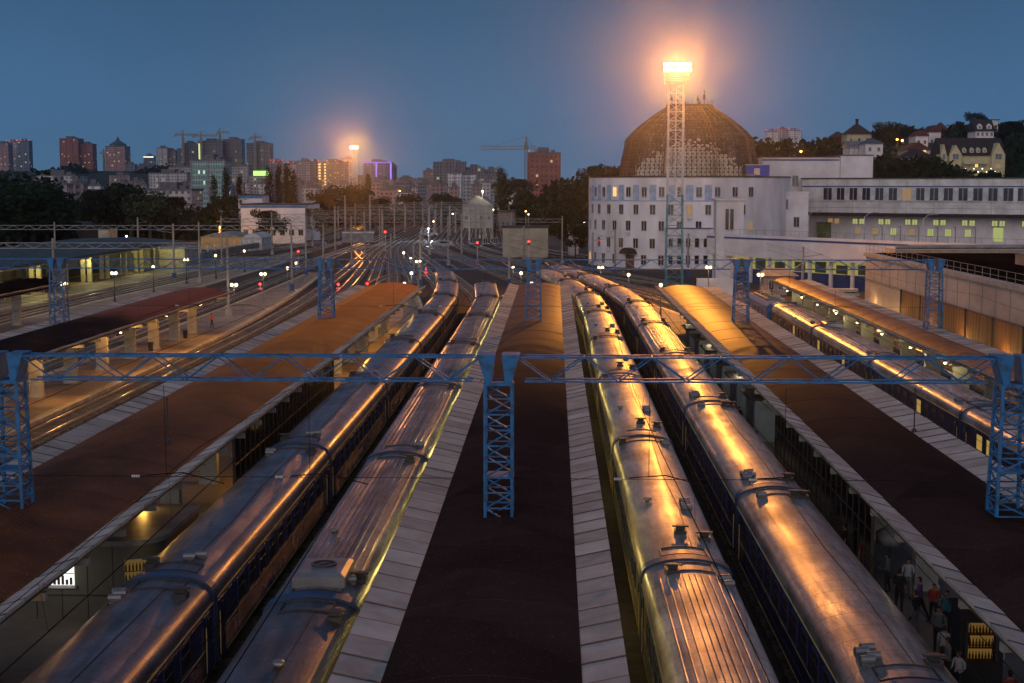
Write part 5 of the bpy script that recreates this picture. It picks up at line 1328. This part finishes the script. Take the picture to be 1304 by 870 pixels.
# scaffolding lights on the brick tower
# ------------------------------------------------------------------ cranes
def crane(label, pxm, ytop, D, pxl, pxr, group='tower cranes on the skyline', base=0, th=.5):
    p = atD(pxm, ytop, D); l_ = atD(pxl, ytop, D).x - p.x; r_ = atD(pxr, ytop, D).x - p.x; k = D / 1811
    T = thing('tower_crane', label, 'crane', (p.x, D, 0), 0, group)
    h = p.z; k = max(1, D / 900) * 1.5
    m_ = MB(); lattice(m_, 0, 0, 2.0, 2.0, 0, h, 1, int(h / 4), .22 * k, .12 * k); m_.build('mast', MATS.get('crane steel') or mat('crane steel', (.25, .20, .16), .6), T)
    m_ = MB()
    for xa in (l_, r_):
        for (y, z) in ((-.8, h), (.8, h), (0, h + 1.8)): m_.tube((0, y, z), (xa, y, z), .2 * k, 4)
        n = max(3, int(abs(xa) / 3))
        for i in range(n):
            m_.tube((xa * i / n, 0, h + 1.8), (xa * (i + .5) / n, -.8, h), .1 * k, 4, cap=False); m_.tube((xa * (i + .5) / n, -.8, h), (xa * (i + 1) / n, 0, h + 1.8), .1 * k, 4, cap=False)
    m_.build('jib', MATS['crane steel'], T)
    m_ = MB(); m_.lathe([(1.6, 0), (.2, 8)], 4, 0, (0, 0, h)); m_.tube((0, 0, h + 8), (l_ * .7, 0, h + 1.8), .1 * k, 4); m_.tube((0, 0, h + 8), (r_ * .7, 0, h + 1.8), .1 * k, 4); m_.build('apex', MATS['crane steel'], T)
    s = l_ if abs(l_) < abs(r_) else r_
    m_ = MB(); m_.b(s - 1.5, s + 1.5, -1, 1, h - 2.4, h); m_.build('counterweight', M_grey, T)
    m_ = MB(); m_.b(.9, 2.6, -1.2, .6, h - 2.6, h - .3); m_.build('cab', M_white, T)
    return T
crane('long tower crane beside the brick tower under construction', 670, 190, 905, 612, 683)
crane('leftmost crane over the dark unfinished towers', 233, 172.5, 2140, 222, 251)
crane('middle crane over the widest unfinished tower', 256, 173.5, 2090, 246, 276)
crane('right crane rising behind the green lit stairwell tower', 280, 169.5, 2130, 276, 292)
crane('small crane on the separate unfinished tower', 325, 176, 2045, 318, 334)
crane('tiny faint crane between the red pair and the pointed tower', 132, 196, 2300, 127, 136)

# ------------------------------------------------------------------ yard poles, portals, signals, lamps
def pole_portal(label, D, xs, z=10.0, colr=None):
    colr = colr or M_cpole
    T = thing('yard_portal', label, 'catenary portal', (xs[0], D, 0), 0, 'grey catenary portals in the yard')
    for x in xs:
        m_ = MB(); m_.tube((x - xs[0], 0, 0), (x - xs[0], 0, z + .6), .19, 7, 0, .13); m_.b(x - xs[0] - .35, x - xs[0] + .35, -.35, .35, 0, 1.2); m_.build('pole', colr, T)
    m_ = MB(); n = max(3, int((xs[-1] - xs[0]) / 2.6)); truss(m_, 0, xs[-1] - xs[0], 0, z, z - .7, .5, n, .055, .035); m_.build('beam', M_grey, T)
    return T
pole_portal('grey portal over the tracks at far left, just behind the second blue portal', 180, [-86, -64, -41.6], 9.6)
pole_portal('longer grey portal beyond the lamp-lit left platforms', 243, [-112, -86, -61, -39.5], 10.0)
for i, D in enumerate((300, 345, 395, 450, 510, 580, 660)):
    c = tx(-7, D); a_, b3 = tx(-69, D), tx(25, D)
    pole_portal(f'grey yard portal, {ORD[i]} {"one " if i == 0 else ""}beyond the curve of the tracks', D, [a_ - 6, a_ + (b3 - a_) * .36, a_ + (b3 - a_) * .7, b3 + 6], 9.8)
PG = 'single catenary poles in the yard'
pp = [(371.5, 335, 284, 1), (206 / 3.95 + 320, 372, 312, 0), (345, 310, 262, 1), (427, 318, 262, 0), (440, 300, 249, 0), (471.5, 302, 248, 1), (487, 310, 267, 0), (498, 330, 298, 0), (535.5, 366, 296, 1), (527, 356, 312, 0), (546, 300, 265, 0), (554, 300, 267, 0), (562, 296, 266, 1), (573, 300, 262, 0), (588, 324, 272, 0), (598, 306, 268, 0), (606, 302, 265, 1), (617, 308, 272, 0), (627, 304, 266, 0), (648.5, 365, 296, 1), (667, 330, 288, 0), (754.6, 346, 296, 1), (783, 350, 292, 1), (876, 352, 297, 1), (927, 352, 300, 0), (1021.5, 378, 314, 0), (222, 357, 285, 0), (176, 310, 277, 0), (516, 290, 262, 0), (580, 296, 270, 0), (412, 345, 305, 0), (390, 352, 300, 0), (464, 290, 260, 0)]
for i, (px, yb, yt, warm) in enumerate(pp):
    a = atZ(px, yb, 0); T = thing('catenary_pole', '', 'catenary pole', (a.x, a.y, 0), 0, PG)
    h = atD(px, yt, a.y).z
    k_ = max(1, a.y / 300)
    m_ = MB(); m_.tube((0, 0, 0), (0, 0, h), .24 * k_, 7, 0, .17 * k_); m_.build('pole', M_cpole, T)
    m_ = MB(); m_.tube((0, 0, h - 1.6), (3.0 if i % 2 else -3.0, 0, h - 1.2), .05 * k_, 5); m_.tube((0, 0, h - .2), (2.6 if i % 2 else -2.6, 0, h - 1.2), .03 * k_, 4); m_.build('cantilever_arm', M_grey, T)
    if a.y < 300: m_ = MB(); m_.b(-.3, .3, -.3, .3, 0, 1.3); m_.build('blue_foot', M_bluedk, T)
    T['label'] = f'slim concrete catenary pole in the yard, number {sorted(q[0] for q in pp).index(px) + 1} of {len(pp)} counting from the left'
# globe lamps on the platforms
lamp0 = None
def globe_lamp(label, px, py, D=None, n=1):
    D = D or (CAMZ - 4.3) * 1811 / (py - 235) * .99
    p = atD(px, py, D)
    T = thing('platform_lamp', label, 'platform lamp', (p.x, D, Z_PL), 0, 'globe lamps on the platforms')
    h = p.z - Z_PL
    m_ = MB(); m_.lathe([(.22, 0), (.22, .25), (.13, .4), (.11, 1.1), (.055, 1.25), (.045, h - .25)], 10); m_.build('post', M_dark if D > 180 and px < 320 else M_grey, T)
    for k in range(n):
        m_ = MB(); m_.ball((0, 0, 0), .23, 12)
        at(m_, 'lamp_globe', M_lamp, T, ((k - (n - 1) / 2) * .55, 0, h - k * .0), 0, True)
        if k == 0 and n == 2:
            m_ = MB(); m_.tube((-.3, 0, h - .28), (.3, 0, h - .28), .03, 5); m_.build('crossbar', M_dark, T)
    light('POINT', 'globe_light', (0, 0, h - .45), 75, (1, .78, .42), .27, T)
LL = [(145, 348, 'lamp nearest the left edge in the row on the far left platform', 2), (195, 340, 'second lamp in the row on the far left platform', 1), (237, 330.5, 'third lamp in the row on the far left platform', 2), (274.5, 325.5, 'fourth lamp in the row on the far left platform', 1), (311, 319.5, 'fifth and farthest lamp of the row on the far left platform', 1), (81.5, 361.5, 'double lamp seen through the left blue portal tower', 2),
 (298, 363, 'lamp at the end of the far left red canopy, bright globe', 2), (335, 349, 'two-globe lamp on the grey platform tip left of the red signal', 2), (366, 341.5, 'lamp on black base beside the signal on the grey platform tip', 1),
 (514, 322, 'lamp far down the platform beyond the long rusty canopy', 1), (523, 329.5, 'lamp with white pole beyond the long rusty canopy, second', 1), (532.5, 333, 'high two-globe lamp beyond the rusty canopy', 2), (524, 348, 'lower lamp near the tip of the rusty canopy', 1), (515, 361.5, 'lamp just over the tip of the long rusty canopy', 1),
 (653.5, 341, 'first lamp behind the central canopy, left', 1), (663.5, 348, 'second lamp behind the central canopy, on double stem', 1), (677, 361, 'lamp at the tip of the central canopy inside the blue tower', 1),
 (765, 341, 'lamp in front of the round building, left', 2), (800.5, 350, 'lamp in front of the round building, middle', 1), (841.5, 363, 'lamp left of the tip of the dark right canopy', 1), (902.5, 340.5, 'double lamp before the white stair tower', 2), (968.5, 350, 'lamp beside the stone kiosk', 2), (1025, 363, 'lamp at the tip of the narrow orange canopy', 1), (377, 335, 'far small lamp right of the red signal', 1)]
for px, py, lb, n in LL: globe_lamp(lb, px, py, None, n)
# far lamps in the yard
FL = [(394, 246, 1200, 'pair of orange street lights above the depot roof', (1, .5, .15)), (404, 246, 1210, 'right one of the orange pair above the depot', (1, .5, .15)), (509, 244, 1000, 'left far orange yard light right of centre', (1, .6, .25)), (516, 244, 1010, 'right far orange yard light right of centre', (1, .6, .25)), (614.5, 244, 560, 'bright warm lamp above the freight warehouse', (1, .85, .5)), (576.5, 273, 520, 'small white lamp in front of the warehouse', (1, .9, .7)), (628, 268, 470, 'cool lamp over the brown flat building', (1, .9, .75)), (88, 275, 430, 'orange street lamp among dark trees at left', (1, .45, .1)), (545.5, 292, 430, 'bluish white yard lamp near the parked train', (.8, .85, 1)), (669.5, 270, 430, 'orange lamp left behind the beige building', (1, .5, .2)), (673, 274, 420, 'second orange lamp behind the beige building', (1, .5, .2)), (280, 290, 395, 'orange lamp glowing behind the arched hall', (1, .45, .1)), (552, 283, 460, 'small lamp in the middle of the far yard', (1, .8, .5)), (161, 302, 330, 'white lamp behind the wide green roof', (.9, 1, .9)), (744, 285, 400, 'small white lamp at the cabin among bushes', (1, .9, .8))]
for i, (px, py, D, lb, c) in enumerate(FL):
    p = atD(px, py, D); T = thing('yard_lamp', lb, 'yard lamp', (p.x, D, 0))
    m_ = MB(); m_.tube((0, 0, 0), (0, 0, p.z), .12, 6, 0, .07); m_.build('pole', M_grey, T)
    m_ = MB(); m_.ball((0, 0, p.z + .2), .30 * max(.7, D / 600), 8); m_.build('lamp_globe', emit('yard lamp %.2f%.2f' % c[:2], c, 12), T)
    if i in (2, 4, 7, 8, 11): light('POINT', 'yard_light', (0, -.7, p.z - .2), 4000, c, .4, T)
# signals
M_sred = emit('red signal lamp', (1, .03, .02), 6)
SG = [(380, 320, 3.4, 'tall signal showing red on the left platforms'), (431, 362, .9, 'left dwarf signal with red lamp before the rusty canopy tip'), (468, 361, .9, 'right dwarf signal with red lamp at the rusty canopy tip'), (490.5, 295, 5.0, 'high signal showing red in the middle of the yard'), (608, 308.5, 4.2, 'signal showing red near the yellow house'), (673.5, 307, 4.6, 'signal showing red before the beige building'), (542.5, 342, .9, 'dwarf signal with red lamp beside the train'), (331.5, 362, 1.0, 'dwarf signal with red lamp at the grey platform tip')]
for px, py, h, lb in SG:
    D = (CAMZ - h) * 1811 / (py - 235); p = atD(px, py, D)
    T = thing('rail_signal', lb, 'signal', (p.x, D, 0))
    k = max(1, D / 260)
    m_ = MB(); m_.tube((0, 0, 0), (0, 0, h + .3), .07 * k, 6); m_.b(-.35 * k, .35 * k, -.25, .25, 0, .35); m_.build('post', M_frame, T)
    m_ = MB(); m_.b(-.26 * k, .26 * k, -.16, .16, h - .75 if h > 2 else h - .35, h + .35); m_.b(-.30 * k, .30 * k, -.45, -.16, h + .24, h + .27); m_.build('signal_head', M_black, T)
    m_ = MB(); m_.tube((0, -.25, h), (0, -.17, h), .21 * k, 12); m_.build('red_lamp', M_sred, T)
    light('POINT', 'signal_light', (0, -.6, h), 40 * (D / 240) ** 2, (1, .04, .03), .1, T)
# road vehicles beyond the round building's left
def van(label, px, py, D, rz, col, h=2.0, l=4.6):
    p = atD(px, py, D); T = thing('parked_van', label, 'van', (p.x, D, 0), rz)
    m_ = MB(); m_.loft([[(-l / 2, y * .9, .4), (-l / 2, y * .9, 1.1), (-l * .42, y * .85, h), (l * .25, y * .85, h), (l * .38, y * .9, 1.2), (l / 2, y * .9, 1.0), (l / 2, y * .9, .4)] for y in (-.95, .95)], 0, True, True); m_.build('body', mat('van paint %.1f' % col[0], col, .4), T)
    m_ = MB(); m_.b(-l * .36, l * .22, -.86, .86, 1.25, h - .25); m_.build('window', M_glass, T)
    for x in (-l * .32, l * .32):
        for y in (-.85, .85): m_ = MB(); m_.tube((x, y - .1, .36), (x, y + .1, .36), .36, 12); m_.build('wheel', M_black, T)
van('white van parked among the yard poles', 567, 315, 385, .2, (.32, .33, .36)); van('white van beside the blue lit lamp in the far yard', 546, 296, 470, .1, (.30, .33, .42), 2.6, 6)

# ------------------------------------------------------------------ lamps under the canopies
def canopy_lamp(label, x, y, z, power, col=(1, .72, .20), show=True, group='lamps under the canopies'):
    T = thing('canopy_lamp', label, 'lamp', (x, y, z), 0, group)
    m_ = MB(); m_.lathe([(.10, .12), (.16, .02), (.16, 0)], 10); m_.tube((0, 0, .1), (0, 0, .35), .03, 5); m_.build('housing', M_dark, T)
    m_ = MB(); m_.ball((0, 0, -.04), .13, 10); m_.build('bulb', M_lamp, T, True)
    light('POINT', 'bulb_light', (0, 0, -.3), power, col, .15, T)
for i in range(8): canopy_lamp(f'bulb under the narrow orange canopy eave, {ORD[i]} from the far end' if i else 'bulb under the narrow orange canopy eave, at its far tip', 28.75, 176 - i * 10.2, 4.05, 130, (1, .85, .42))
for i, y in enumerate((40, 58, 78, 100, 122, 146, 162)): canopy_lamp(f'lamp on the ceiling under the long rusty canopy, {ORD[i]} from the camera', -17.2, y, 4.0, (30, 40, 160, 420, 520, 520, 520)[i], (1, .50, .08))
for i, y in enumerate((34, 54, 76, 98, 120, 142, 162)): canopy_lamp(f'lamp under the left edge of the central canopy, {ORD[i]} from the camera', -4.4, y, 4.1, 210, (1, .76, .22)); canopy_lamp(f'lamp under the right edge of the central canopy, {ORD[i]} from the camera', .9, y, 4.1, 210, (1, .72, .20))
for i, y in enumerate((52, 84, 104, 124, 144)): canopy_lamp(f'lamp under the dark right canopy, {ORD[i]} from the camera', 13.6, y, 4.0, 7 if i < 1 else 45, (1, .8, .5))
for i, y in enumerate((92, 108, 125, 140, 154)): canopy_lamp(f'lamp under the far left red canopy, {ORD[i]} from the camera', -38.6, y, 4.0, 420, (1, .45, .10))
for i in range(7):
    y = 178 - i * 13; T = thing('wall_lamp', f'lamp at the foot of the brown boarding, {ORD[i]} from the far corner', 'wall lamp', (39.5, y, 1.1), 0, 'lamps along the depot boarding')
    m_ = MB(); m_.b(-.08, .36, -.25, .25, -.1, .1); m_.build('bracket', M_dark, T); m_ = MB(); m_.b(-.12, .02, -.35, .35, .1, .2); m_.build('tube_lamp', M_lamp, T)
    light('POINT', 'wall_light', (-.5, 0, .5), 260, (1, .55, .15), .2, T)

# ------------------------------------------------------------------ under-canopy structures
M_kio = mat('kiosk pale panel', (.12, .11, .085), .6, var=.1)
T = thing('platform_kiosk', 'pale rounded kiosk with lit window and bottle display under the rusty canopy', 'kiosk', (atD(80, 735, 52.9).x + .35, 52.9, Z_PL))
m_ = MB(); prof = [(-2.4, 0), (1.8, 0)] + [(1.8 + 1.5 * math.sin(R(a)), 1.5 - 1.5 * math.cos(R(a))) for a in range(10, 91, 10)] + [(3.3, 6.5), (-2.4, 6.5)]
m_.loft([[(x, y, z) for x, y in prof] for z in (0, 2.9)], 0, True, True); m_.build('wall', M_kio, T)
m_ = MB(); m_.loft([[(x * 1.05, y - .1, z) for x, y in prof] for z in (2.9, 3.1)], 0, True, True); m_.build('roof', M_grey, T)
m_ = MB()
for x in (-1.4, -.4, .6, 1.6): m_.b(x - .015, x + .015, -.012, .0, 0, 2.9)
m_.b(-2.4, 1.8, -.03, 0, .92, .97); m_.build('panel_joints', M_dark, T)
m_ = MB(); m_.b(-.45, .45, -.03, .02, -.4, .4); m_.b(-.52, .52, -.14, -.0, -.5, -.42, 1)
for q in range(5): m_.b(-.36 + q * .16, -.26 + q * .16, -.05, -.031, -.38, -.38 + .2 + .08 * (q * 7 % 3), 2)
m_.b(-.45, .45, -.05, -.031, .05, .08, 2)
at(m_, 'lit_window', [emit('bright kiosk window', (.92, .95, .9), 1.4), M_frame, M_dark], T, (-.35, 0, 1.75))
m_ = MB(); aa = [R(a) for a in range(10, 81, 7)]
arc = lambda r, z: [(1.8 + r * math.sin(a), 1.5 - r * math.cos(a), z) for a in aa]
m_.loft([arc(1.54, 1.05), arc(1.54, 2.35)], 0, False)
m_.loft([arc(1.56, .95), arc(1.85, .95), arc(1.85, 1.03), arc(1.56, 1.03)], 1, False)
disp = m_.build('display_window', [emit('amber display', (1, .62, .16), .10), M_frame], T)
for rrow in range(3):
    m_ = MB()
    for q in range(15):
        a = R(12 + q * 4.7); x, y = 1.8 + 1.62 * math.sin(a), 1.5 - 1.62 * math.cos(a)
        m_.lathe([(.035, 0), (.035, .2), (.014, .26), (.014, .32)], 6, 0, (x, y, 1.1 + rrow * .41))
    m_.loft([[(px_, py_, 1.085 + rrow * .41) for px_, py_, _ in arc(1.56, 0)], [(px_, py_, 1.085 + rrow * .41) for px_, py_, _ in arc(1.70, 0)]], 0, False)
    m_.build('bottle_shelf', mat('dark amber glass', (.10, .03, .01), .2), disp)
light('POINT', 'display_light', (3.2, -.5, 2.7), 2.5, (1, .8, .35), .1, T)
light('POINT', 'window_light', (-.35, -.8, 1.8), 8, (1, .95, .8), .2, T)
def glazed_wall(label, x, y0, y1, z1=4.1, step=1.25, side=1):
    T = thing('waiting_room_wall', label, 'glazed wall', (x, y0, Z_PL))
    m_ = MB(); m_.b(-.04, .04, 0, y1 - y0, .5, z1); m_.build('glazing', M_glass, T)
    m_ = MB(); m_.b(-.09, .09, 0, y1 - y0, 0, .5); m_.build('plinth', M_kio, T)
    m_ = MB(); y = 0
    while y <= y1 - y0 + .01: m_.b(-.07, .07, y - .035, y + .035, .5, z1); y += step
    for z in (2.4, z1): m_.b(-.065, .065, 0, y1 - y0, z - .03, z + .03)
    m_.build('mullions', mat('bronze mullion', (.10, .07, .05), .5), T)
glazed_wall('dark glazed waiting room wall under the near part of the rusty canopy', -16.3, 71, 104)
glazed_wall('dark glazed wall with thin posts under the dark right canopy', 13.2, 58, 84)
# pale stalls under the far part of the right canopy
for i, y in enumerate((92, 101, 110, 119, 128, 137)):
    T = thing('platform_stall', f'pale closed stall under the dark right canopy, {ORD[i]} from the camera', 'stall', (14.2, y, Z_PL), 0, 'stalls under the right canopy')
    m_ = MB(); m_.b(-1.1, 1.5, 0, 4.4, 0, 2.7); m_.build('wall', mat('pale teal stall', (.34, .42, .42), .6), T)
    m_ = MB(); m_.b(-1.14, -1.1, .5, 3.9, .9, 2.3); m_.build('shutter', M_grey, T)
    m_ = MB(); m_.b(-1.5, 1.6, -.1, 4.5, 2.7, 2.85); m_.build('roof', M_dark, T)
# drinks kiosk with lit shelves, bottom right
T = thing('drinks_kiosk', 'dark kiosk with amber-lit shelves of bottles under the right canopy', 'kiosk', (atZ(1250, 850, 1.0).x, atZ(1250, 850, 1.0).y, Z_PL), R(0))
m_ = MB(); m_.b(-.75, .7, 0, 1.1, 0, 2.6); m_.b(-.85, .8, -.1, 1.2, 2.6, 2.7); m_.build('wall', M_under, T)
m_ = MB(); m_.b(-.5, .3, -.06, 0, 1.0, 1.42); m_.b(-.42, .34, -.06, 0, 1.48, 1.84); m_.b(-.5, .38, -.06, 0, 1.9, 2.2); m_.b(-.6, -.5, -.1, 0, .9, 2.3, 1); m_.b(.4, .5, -.1, 0, .9, 2.3, 1)
sc_ = m_.build('display_window', [emit('amber shelves', (1, .55, .10), .12), M_dark], T)
for z in (.95, 1.4, 1.85):
    m_ = MB(); m_.b(-.5, .4, -.14, -.061, z - .03, z)
    for q in range(8): m_.lathe([(.038, 0), (.038, .2 - .03 * (q % 3)), (.015, .26), (.015, .31)], 6, 0, (-.44 + q * .105, -.1, z))
    m_.build('bottle_shelf', MATS['dark amber glass'], sc_)
light('POINT', 'display_light', (-.6, -1.2, 2.2), .8, (1, .6, .2), .1, T)
m_ = MB(); m_.lathe([(.7, 0), (.75, .9), (.2, 1.5), (.02, 1.6)], 20); 
o = m_.build('striped_parasol', mat('pale parasol cloth', (.35, .35, .36), .7), None, True); o.location = atZ(1133, 692, 2.0); o.scale = (.8, .8, .5)
tag(o, 'pale folded round parasol beside a pillar, above the waiting people', 'parasol')
pl_ = MB(); pl_.tube((0, 0, -2.6), (0, 0, .2), .04, 6); pl_.build('pole', M_dark, o)

# ------------------------------------------------------------------ people
M_skin = mat('skin', (.35, .20, .14), .6)
def person_mesh(pose, shirt, trou, hair, seed):
    rnd = random.Random(seed)
    lean = .0; step = rnd.uniform(.05, .16) if pose == 'stand' else .34
    J = {}
    def add(n, p, r, par): J[n] = (Vector(p), r, par)
    add('pel', (0, 0, .96), (.155, .12), None)
    add('bel', (0, 0, 1.12), (.145, .11), 'pel'); add('che', (0, -.01, 1.32), (.17, .12), 'bel'); add('nkb', (0, 0, 1.46), (.085, .08), 'che'); add('nek', (0, -.01, 1.53), (.055, .055), 'nkb')
    add('hd1', (0, -.025, 1.60), (.082, .095), 'nek'); add('hd2', (0, -.02, 1.69), (.085, .10), 'hd1'); add('hd3', (0, -.01, 1.755), (.05, .06), 'hd2'); add('nos', (0, -.125, 1.65), (.016, .016), 'hd1')
    for s, n in ((-1, 'l'), (1, 'r')):
        f = step * (s if pose != 'stand' else s * .5)
        add('hip' + n, (s * .10, 0, .88), (.095, .095), 'pel'); add('kne' + n, (s * .115, -f * .6 - .02, .50), (.062, .062), 'hip' + n)
        add('ank' + n, (s * .12, -f * 1.0 + .03, .10), (.042, .042), 'kne' + n); add('toe' + n, (s * .13, -f - .14, .045), (.04, .035), 'ank' + n)
        add('sho' + n, (s * .185, 0, 1.42), (.062, .062), 'nkb'); 
        if pose == 'bag' or (pose == 'stand' and s == 1 and rnd.random() < .5):
            add('elb' + n, (s * .24, -.02, 1.14), (.045, .045), 'sho' + n); add('wri' + n, (s * .17, -.24, 1.12), (.03, .03), 'elb' + n); add('pal' + n, (s * .13, -.32, 1.14), (.035, .022), 'wri' + n); hd = Vector((-s * .15, -.9, .1)).normalized()
        else:
            add('elb' + n, (s * .25, .03 + f * .35, 1.15), (.045, .045), 'sho' + n); add('wri' + n, (s * .26, -.03 + f * .5, .92), (.03, .03), 'elb' + n); add('pal' + n, (s * .26, -.05 + f * .55, .84), (.022, .035), 'wri' + n); hd = Vector((0, -.15, -1)).normalized()
        pp_ = J['pal' + n][0]
        for q, (o_, ln) in enumerate(((-.03, .07), (-.01, .085), (.01, .08), (.03, .062))):
            sd = Vector((0, 1, 0)) if abs(hd.z) > .5 else Vector((0, 0, 1))
            add(f'f{q}{n}', pp_ + sd * o_ + hd * ln, (.009, .009), 'pal' + n)
        add('th' + n, pp_ + Vector((-s * .03, -.03, 0)) + hd * .03, (.01, .01), 'pal' + n)
    names = list(J); idx = {n: i for i, n in enumerate(names)}
    me = bpy.data.meshes.new('person'); me.from_pydata([tuple(J[n][0]) for n in names], [(idx[J[n][2]], idx[n]) for n in names if J[n][2]], [])
    o = bpy.data.objects.new('tmp_person', me); COL.objects.link(o)
    md = o.modifiers.new('s', 'SKIN'); sb = o.modifiers.new('u', 'SUBSURF'); sb.levels = 1; sb.render_levels = 1
    for i, n in enumerate(names):
        sv = me.skin_vertices[0].data[i]; sv.radius = J[n][1]; sv.use_root = (n == 'pel')
    dg = bpy.context.evaluated_depsgraph_get(); dg.update()
    m2 = bpy.data.meshes.new_from_object(o.evaluated_get(dg)); bpy.data.objects.remove(o)
    m2.name = 'person'; m2.materials.clear()
    for m_ in (M_skin, shirt, trou, hair, M_black): m2.materials.append(m_)
    for p in m2.polygons:
        c = p.center; z = c.z; ax = abs(c.x)
        if z < .11: k = 4
        elif z < .97 and ax < .225 : k = 2
        elif z > 1.68 or (z > 1.57 and c.y > .0): k = 3
        elif z > 1.49: k = 0
        elif ax > .22 and z < 1.16 or (c.y < -.16 and z > .8): k = 0
        else: k = 1
        p.material_index = k; p.use_smooth = True
    return m2
SH = {'white': (.5, .5, .5), 'red': (.35, .04, .03), 'purple': (.10, .05, .20), 'blue': (.04, .12, .25), 'black': (.02, .02, .022), 'teal': (.04, .18, .22), 'grey': (.16, .16, .17), 'brown': (.12, .07, .05), 'orange': (.85, .16, .02)}
def cl(n): return mat('cloth ' + n, SH[n], .85, var=.1)
HR = {'dark': mat('dark hair', (.015, .01, .008), .6), 'fair': mat('fair hair', (.35, .24, .12), .6), 'brown': mat('brown hair', (.05, .03, .018), .6)}
def person(label, x, y, rz, pose, shirt, trou, hair, h=1.72, z=Z_PL, bag=None):
    me = person_mesh(pose, cl(shirt), cl(trou), HR[hair], int(x * 100 + y))
    o = bpy.data.objects.new('person', me); COL.objects.link(o); o.location = (x, y, z); o.rotation_euler = (0, 0, rz); k = h / 1.79; o.scale = (k, k, k)
    return tag(o, label, 'person', 'people on the platforms')
PE = [(12.1, 56.5, 'person in a red top with fair hair by the parasol', 'red', 'black', 'fair'), (12.9, 52.4, 'person in grey top waiting below the parasol', 'grey', 'black', 'dark'), (13.3, 50.6, 'person in white top with dark hair, third down the platform', 'white', 'grey', 'brown'),
 (12.7, 48.6, 'person in black walking just ahead of the purple shirt', 'black', 'black', 'dark'), (13.0, 47.0, 'person in a purple top among the waiting people', 'purple', 'black', 'dark'), (13.9, 46.2, 'person in a red top beside the purple shirt', 'red', 'black', 'dark'),
 (12.75, 45.0, 'person in black top over a white bag, near the platform edge', 'black', 'grey', 'brown'), (14.5, 44.0, 'person in a teal top standing in the middle of the group', 'teal', 'black', 'dark'), (14.9, 45.3, 'person in white behind the teal top', 'white', 'black', 'fair'),
 (13.3, 43.0, 'person in grey top bending over a bag', 'grey', 'black', 'dark'), (13.0, 41.4, 'person in a pale top nearest the train roof', 'white', 'brown', 'brown'), (14.1, 41.6, 'person in brown top facing the kiosk', 'brown', 'black', 'dark'),
 (13.5, 39.6, 'person in a blue top beside the drinks kiosk', 'blue', 'grey', 'dark'), (14.4, 39.0, 'person in white shirt in front of the lit bottles', 'white', 'black', 'brown'), (13.1, 38.0, 'person in grey at the bottom of the platform', 'grey', 'black', 'dark'), (13.9, 36.6, 'person in red top at the bottom right', 'red', 'black', 'dark'),
 (12.9, 62, 'person in black leaning by the glazed wall', 'black', 'black', 'dark'), (12.4, 69, 'person in teal beside the glazed wall', 'teal', 'black', 'dark'), (12.6, 96, 'person in black by the nearest stall', 'black', 'black', 'dark'), (12.5, 88, 'person in dark blue walking past the stalls', 'blue', 'black', 'dark')]
rnd = random.Random(9)
HP = [(1102, 686), (1131, 706), (1157, 712), (1146, 728), (1172, 740), (1190, 743), (1167, 755), (1207, 757), (1222, 756), (1196, 776), (1203, 797), (1224, 779), (1240, 801), (1222, 828), (1208, 818), (1287, 860)]
for k, (px, py) in enumerate(HP):
    q = atZ(px, py, 1.95); PE[k] = (q.x, q.y) + PE[k][2:]
for x, y, lb, a, b, c in PE: person(lb, x, y, rnd.uniform(-3.1, 3.1), rnd.choice(['stand', 'stand', 'walk', 'bag']), a, b, c, rnd.uniform(1.62, 1.85))
pw_ = atZ(270, 418, Z_PL); person('worker in orange walking on the platform beyond the red canopy', pw_.x, pw_.y, -.6, 'walk', 'orange', 'black', 'dark', 1.8)
pw_ = atZ(25, 412, Z_PL); person('worker in an orange vest stooping on the far left platform', pw_.x - .6, pw_.y, .9, 'bag', 'orange', 'black', 'dark', 1.8)
# bags, bins
for i, (x, y, c) in enumerate(((12.5, 45.6, 'white'), (13.6, 42.2, 'black'), (14.2, 40.4, 'red'))):
    m_ = MB(); m_.loft([[(-.3 * k, -.16 * k, z), (.3 * k, -.16 * k, z), (.3 * k, .16 * k, z), (-.3 * k, .16 * k, z)] for k, z in ((.9, 0), (1, .12), (1, .34), (.7, .42))], 0, True, True); m_.path([(-.15, 0, .4), (-.1, 0, .58), (.1, 0, .58), (.15, 0, .4)], .015, 5)
    o = m_.build('travel_bag', cl(c)); o.location = (x, y, Z_PL); tag(o, f'{c} travel bag on the platform among the waiting people', 'bag')
for i, (px, py) in enumerate(((94, 483), (192, 447), (236, 431))):
    p = atZ(px, py, Z_PL); m_ = MB(); m_.lathe([(.22, 0), (.27, .8), (.30, .82), (.30, .9), (.24, .9)], 12); o = m_.build('litter_bin', M_dark); o.location = p
    tag(o, f'dark litter bin beside the pale pylons at left, {["nearest", "middle", "farthest"][i]} of three', 'litter bin', 'bins on the left platform')

# ------------------------------------------------------------------ air between here and the skyline
hz = MB(); hz.b(-4500, 4500, -150, 4200, -2, 165)
o = hz.build('haze', [])
hm = bpy.data.materials.new('dusk haze'); hm.use_nodes = True; n = hm.node_tree.nodes; n.remove(n['Principled BSDF'])
pv = n.new('ShaderNodeVolumePrincipled'); pv.inputs['Color'].default_value = (.72, .80, .95, 1); pv.inputs['Density'].default_value = HAZE; pv.inputs['Anisotropy'].default_value = .935
hm.node_tree.links.new(pv.outputs[0], n['Material Output'].inputs['Volume'])
o.data.materials.append(hm); tag(o, kind='stuff')
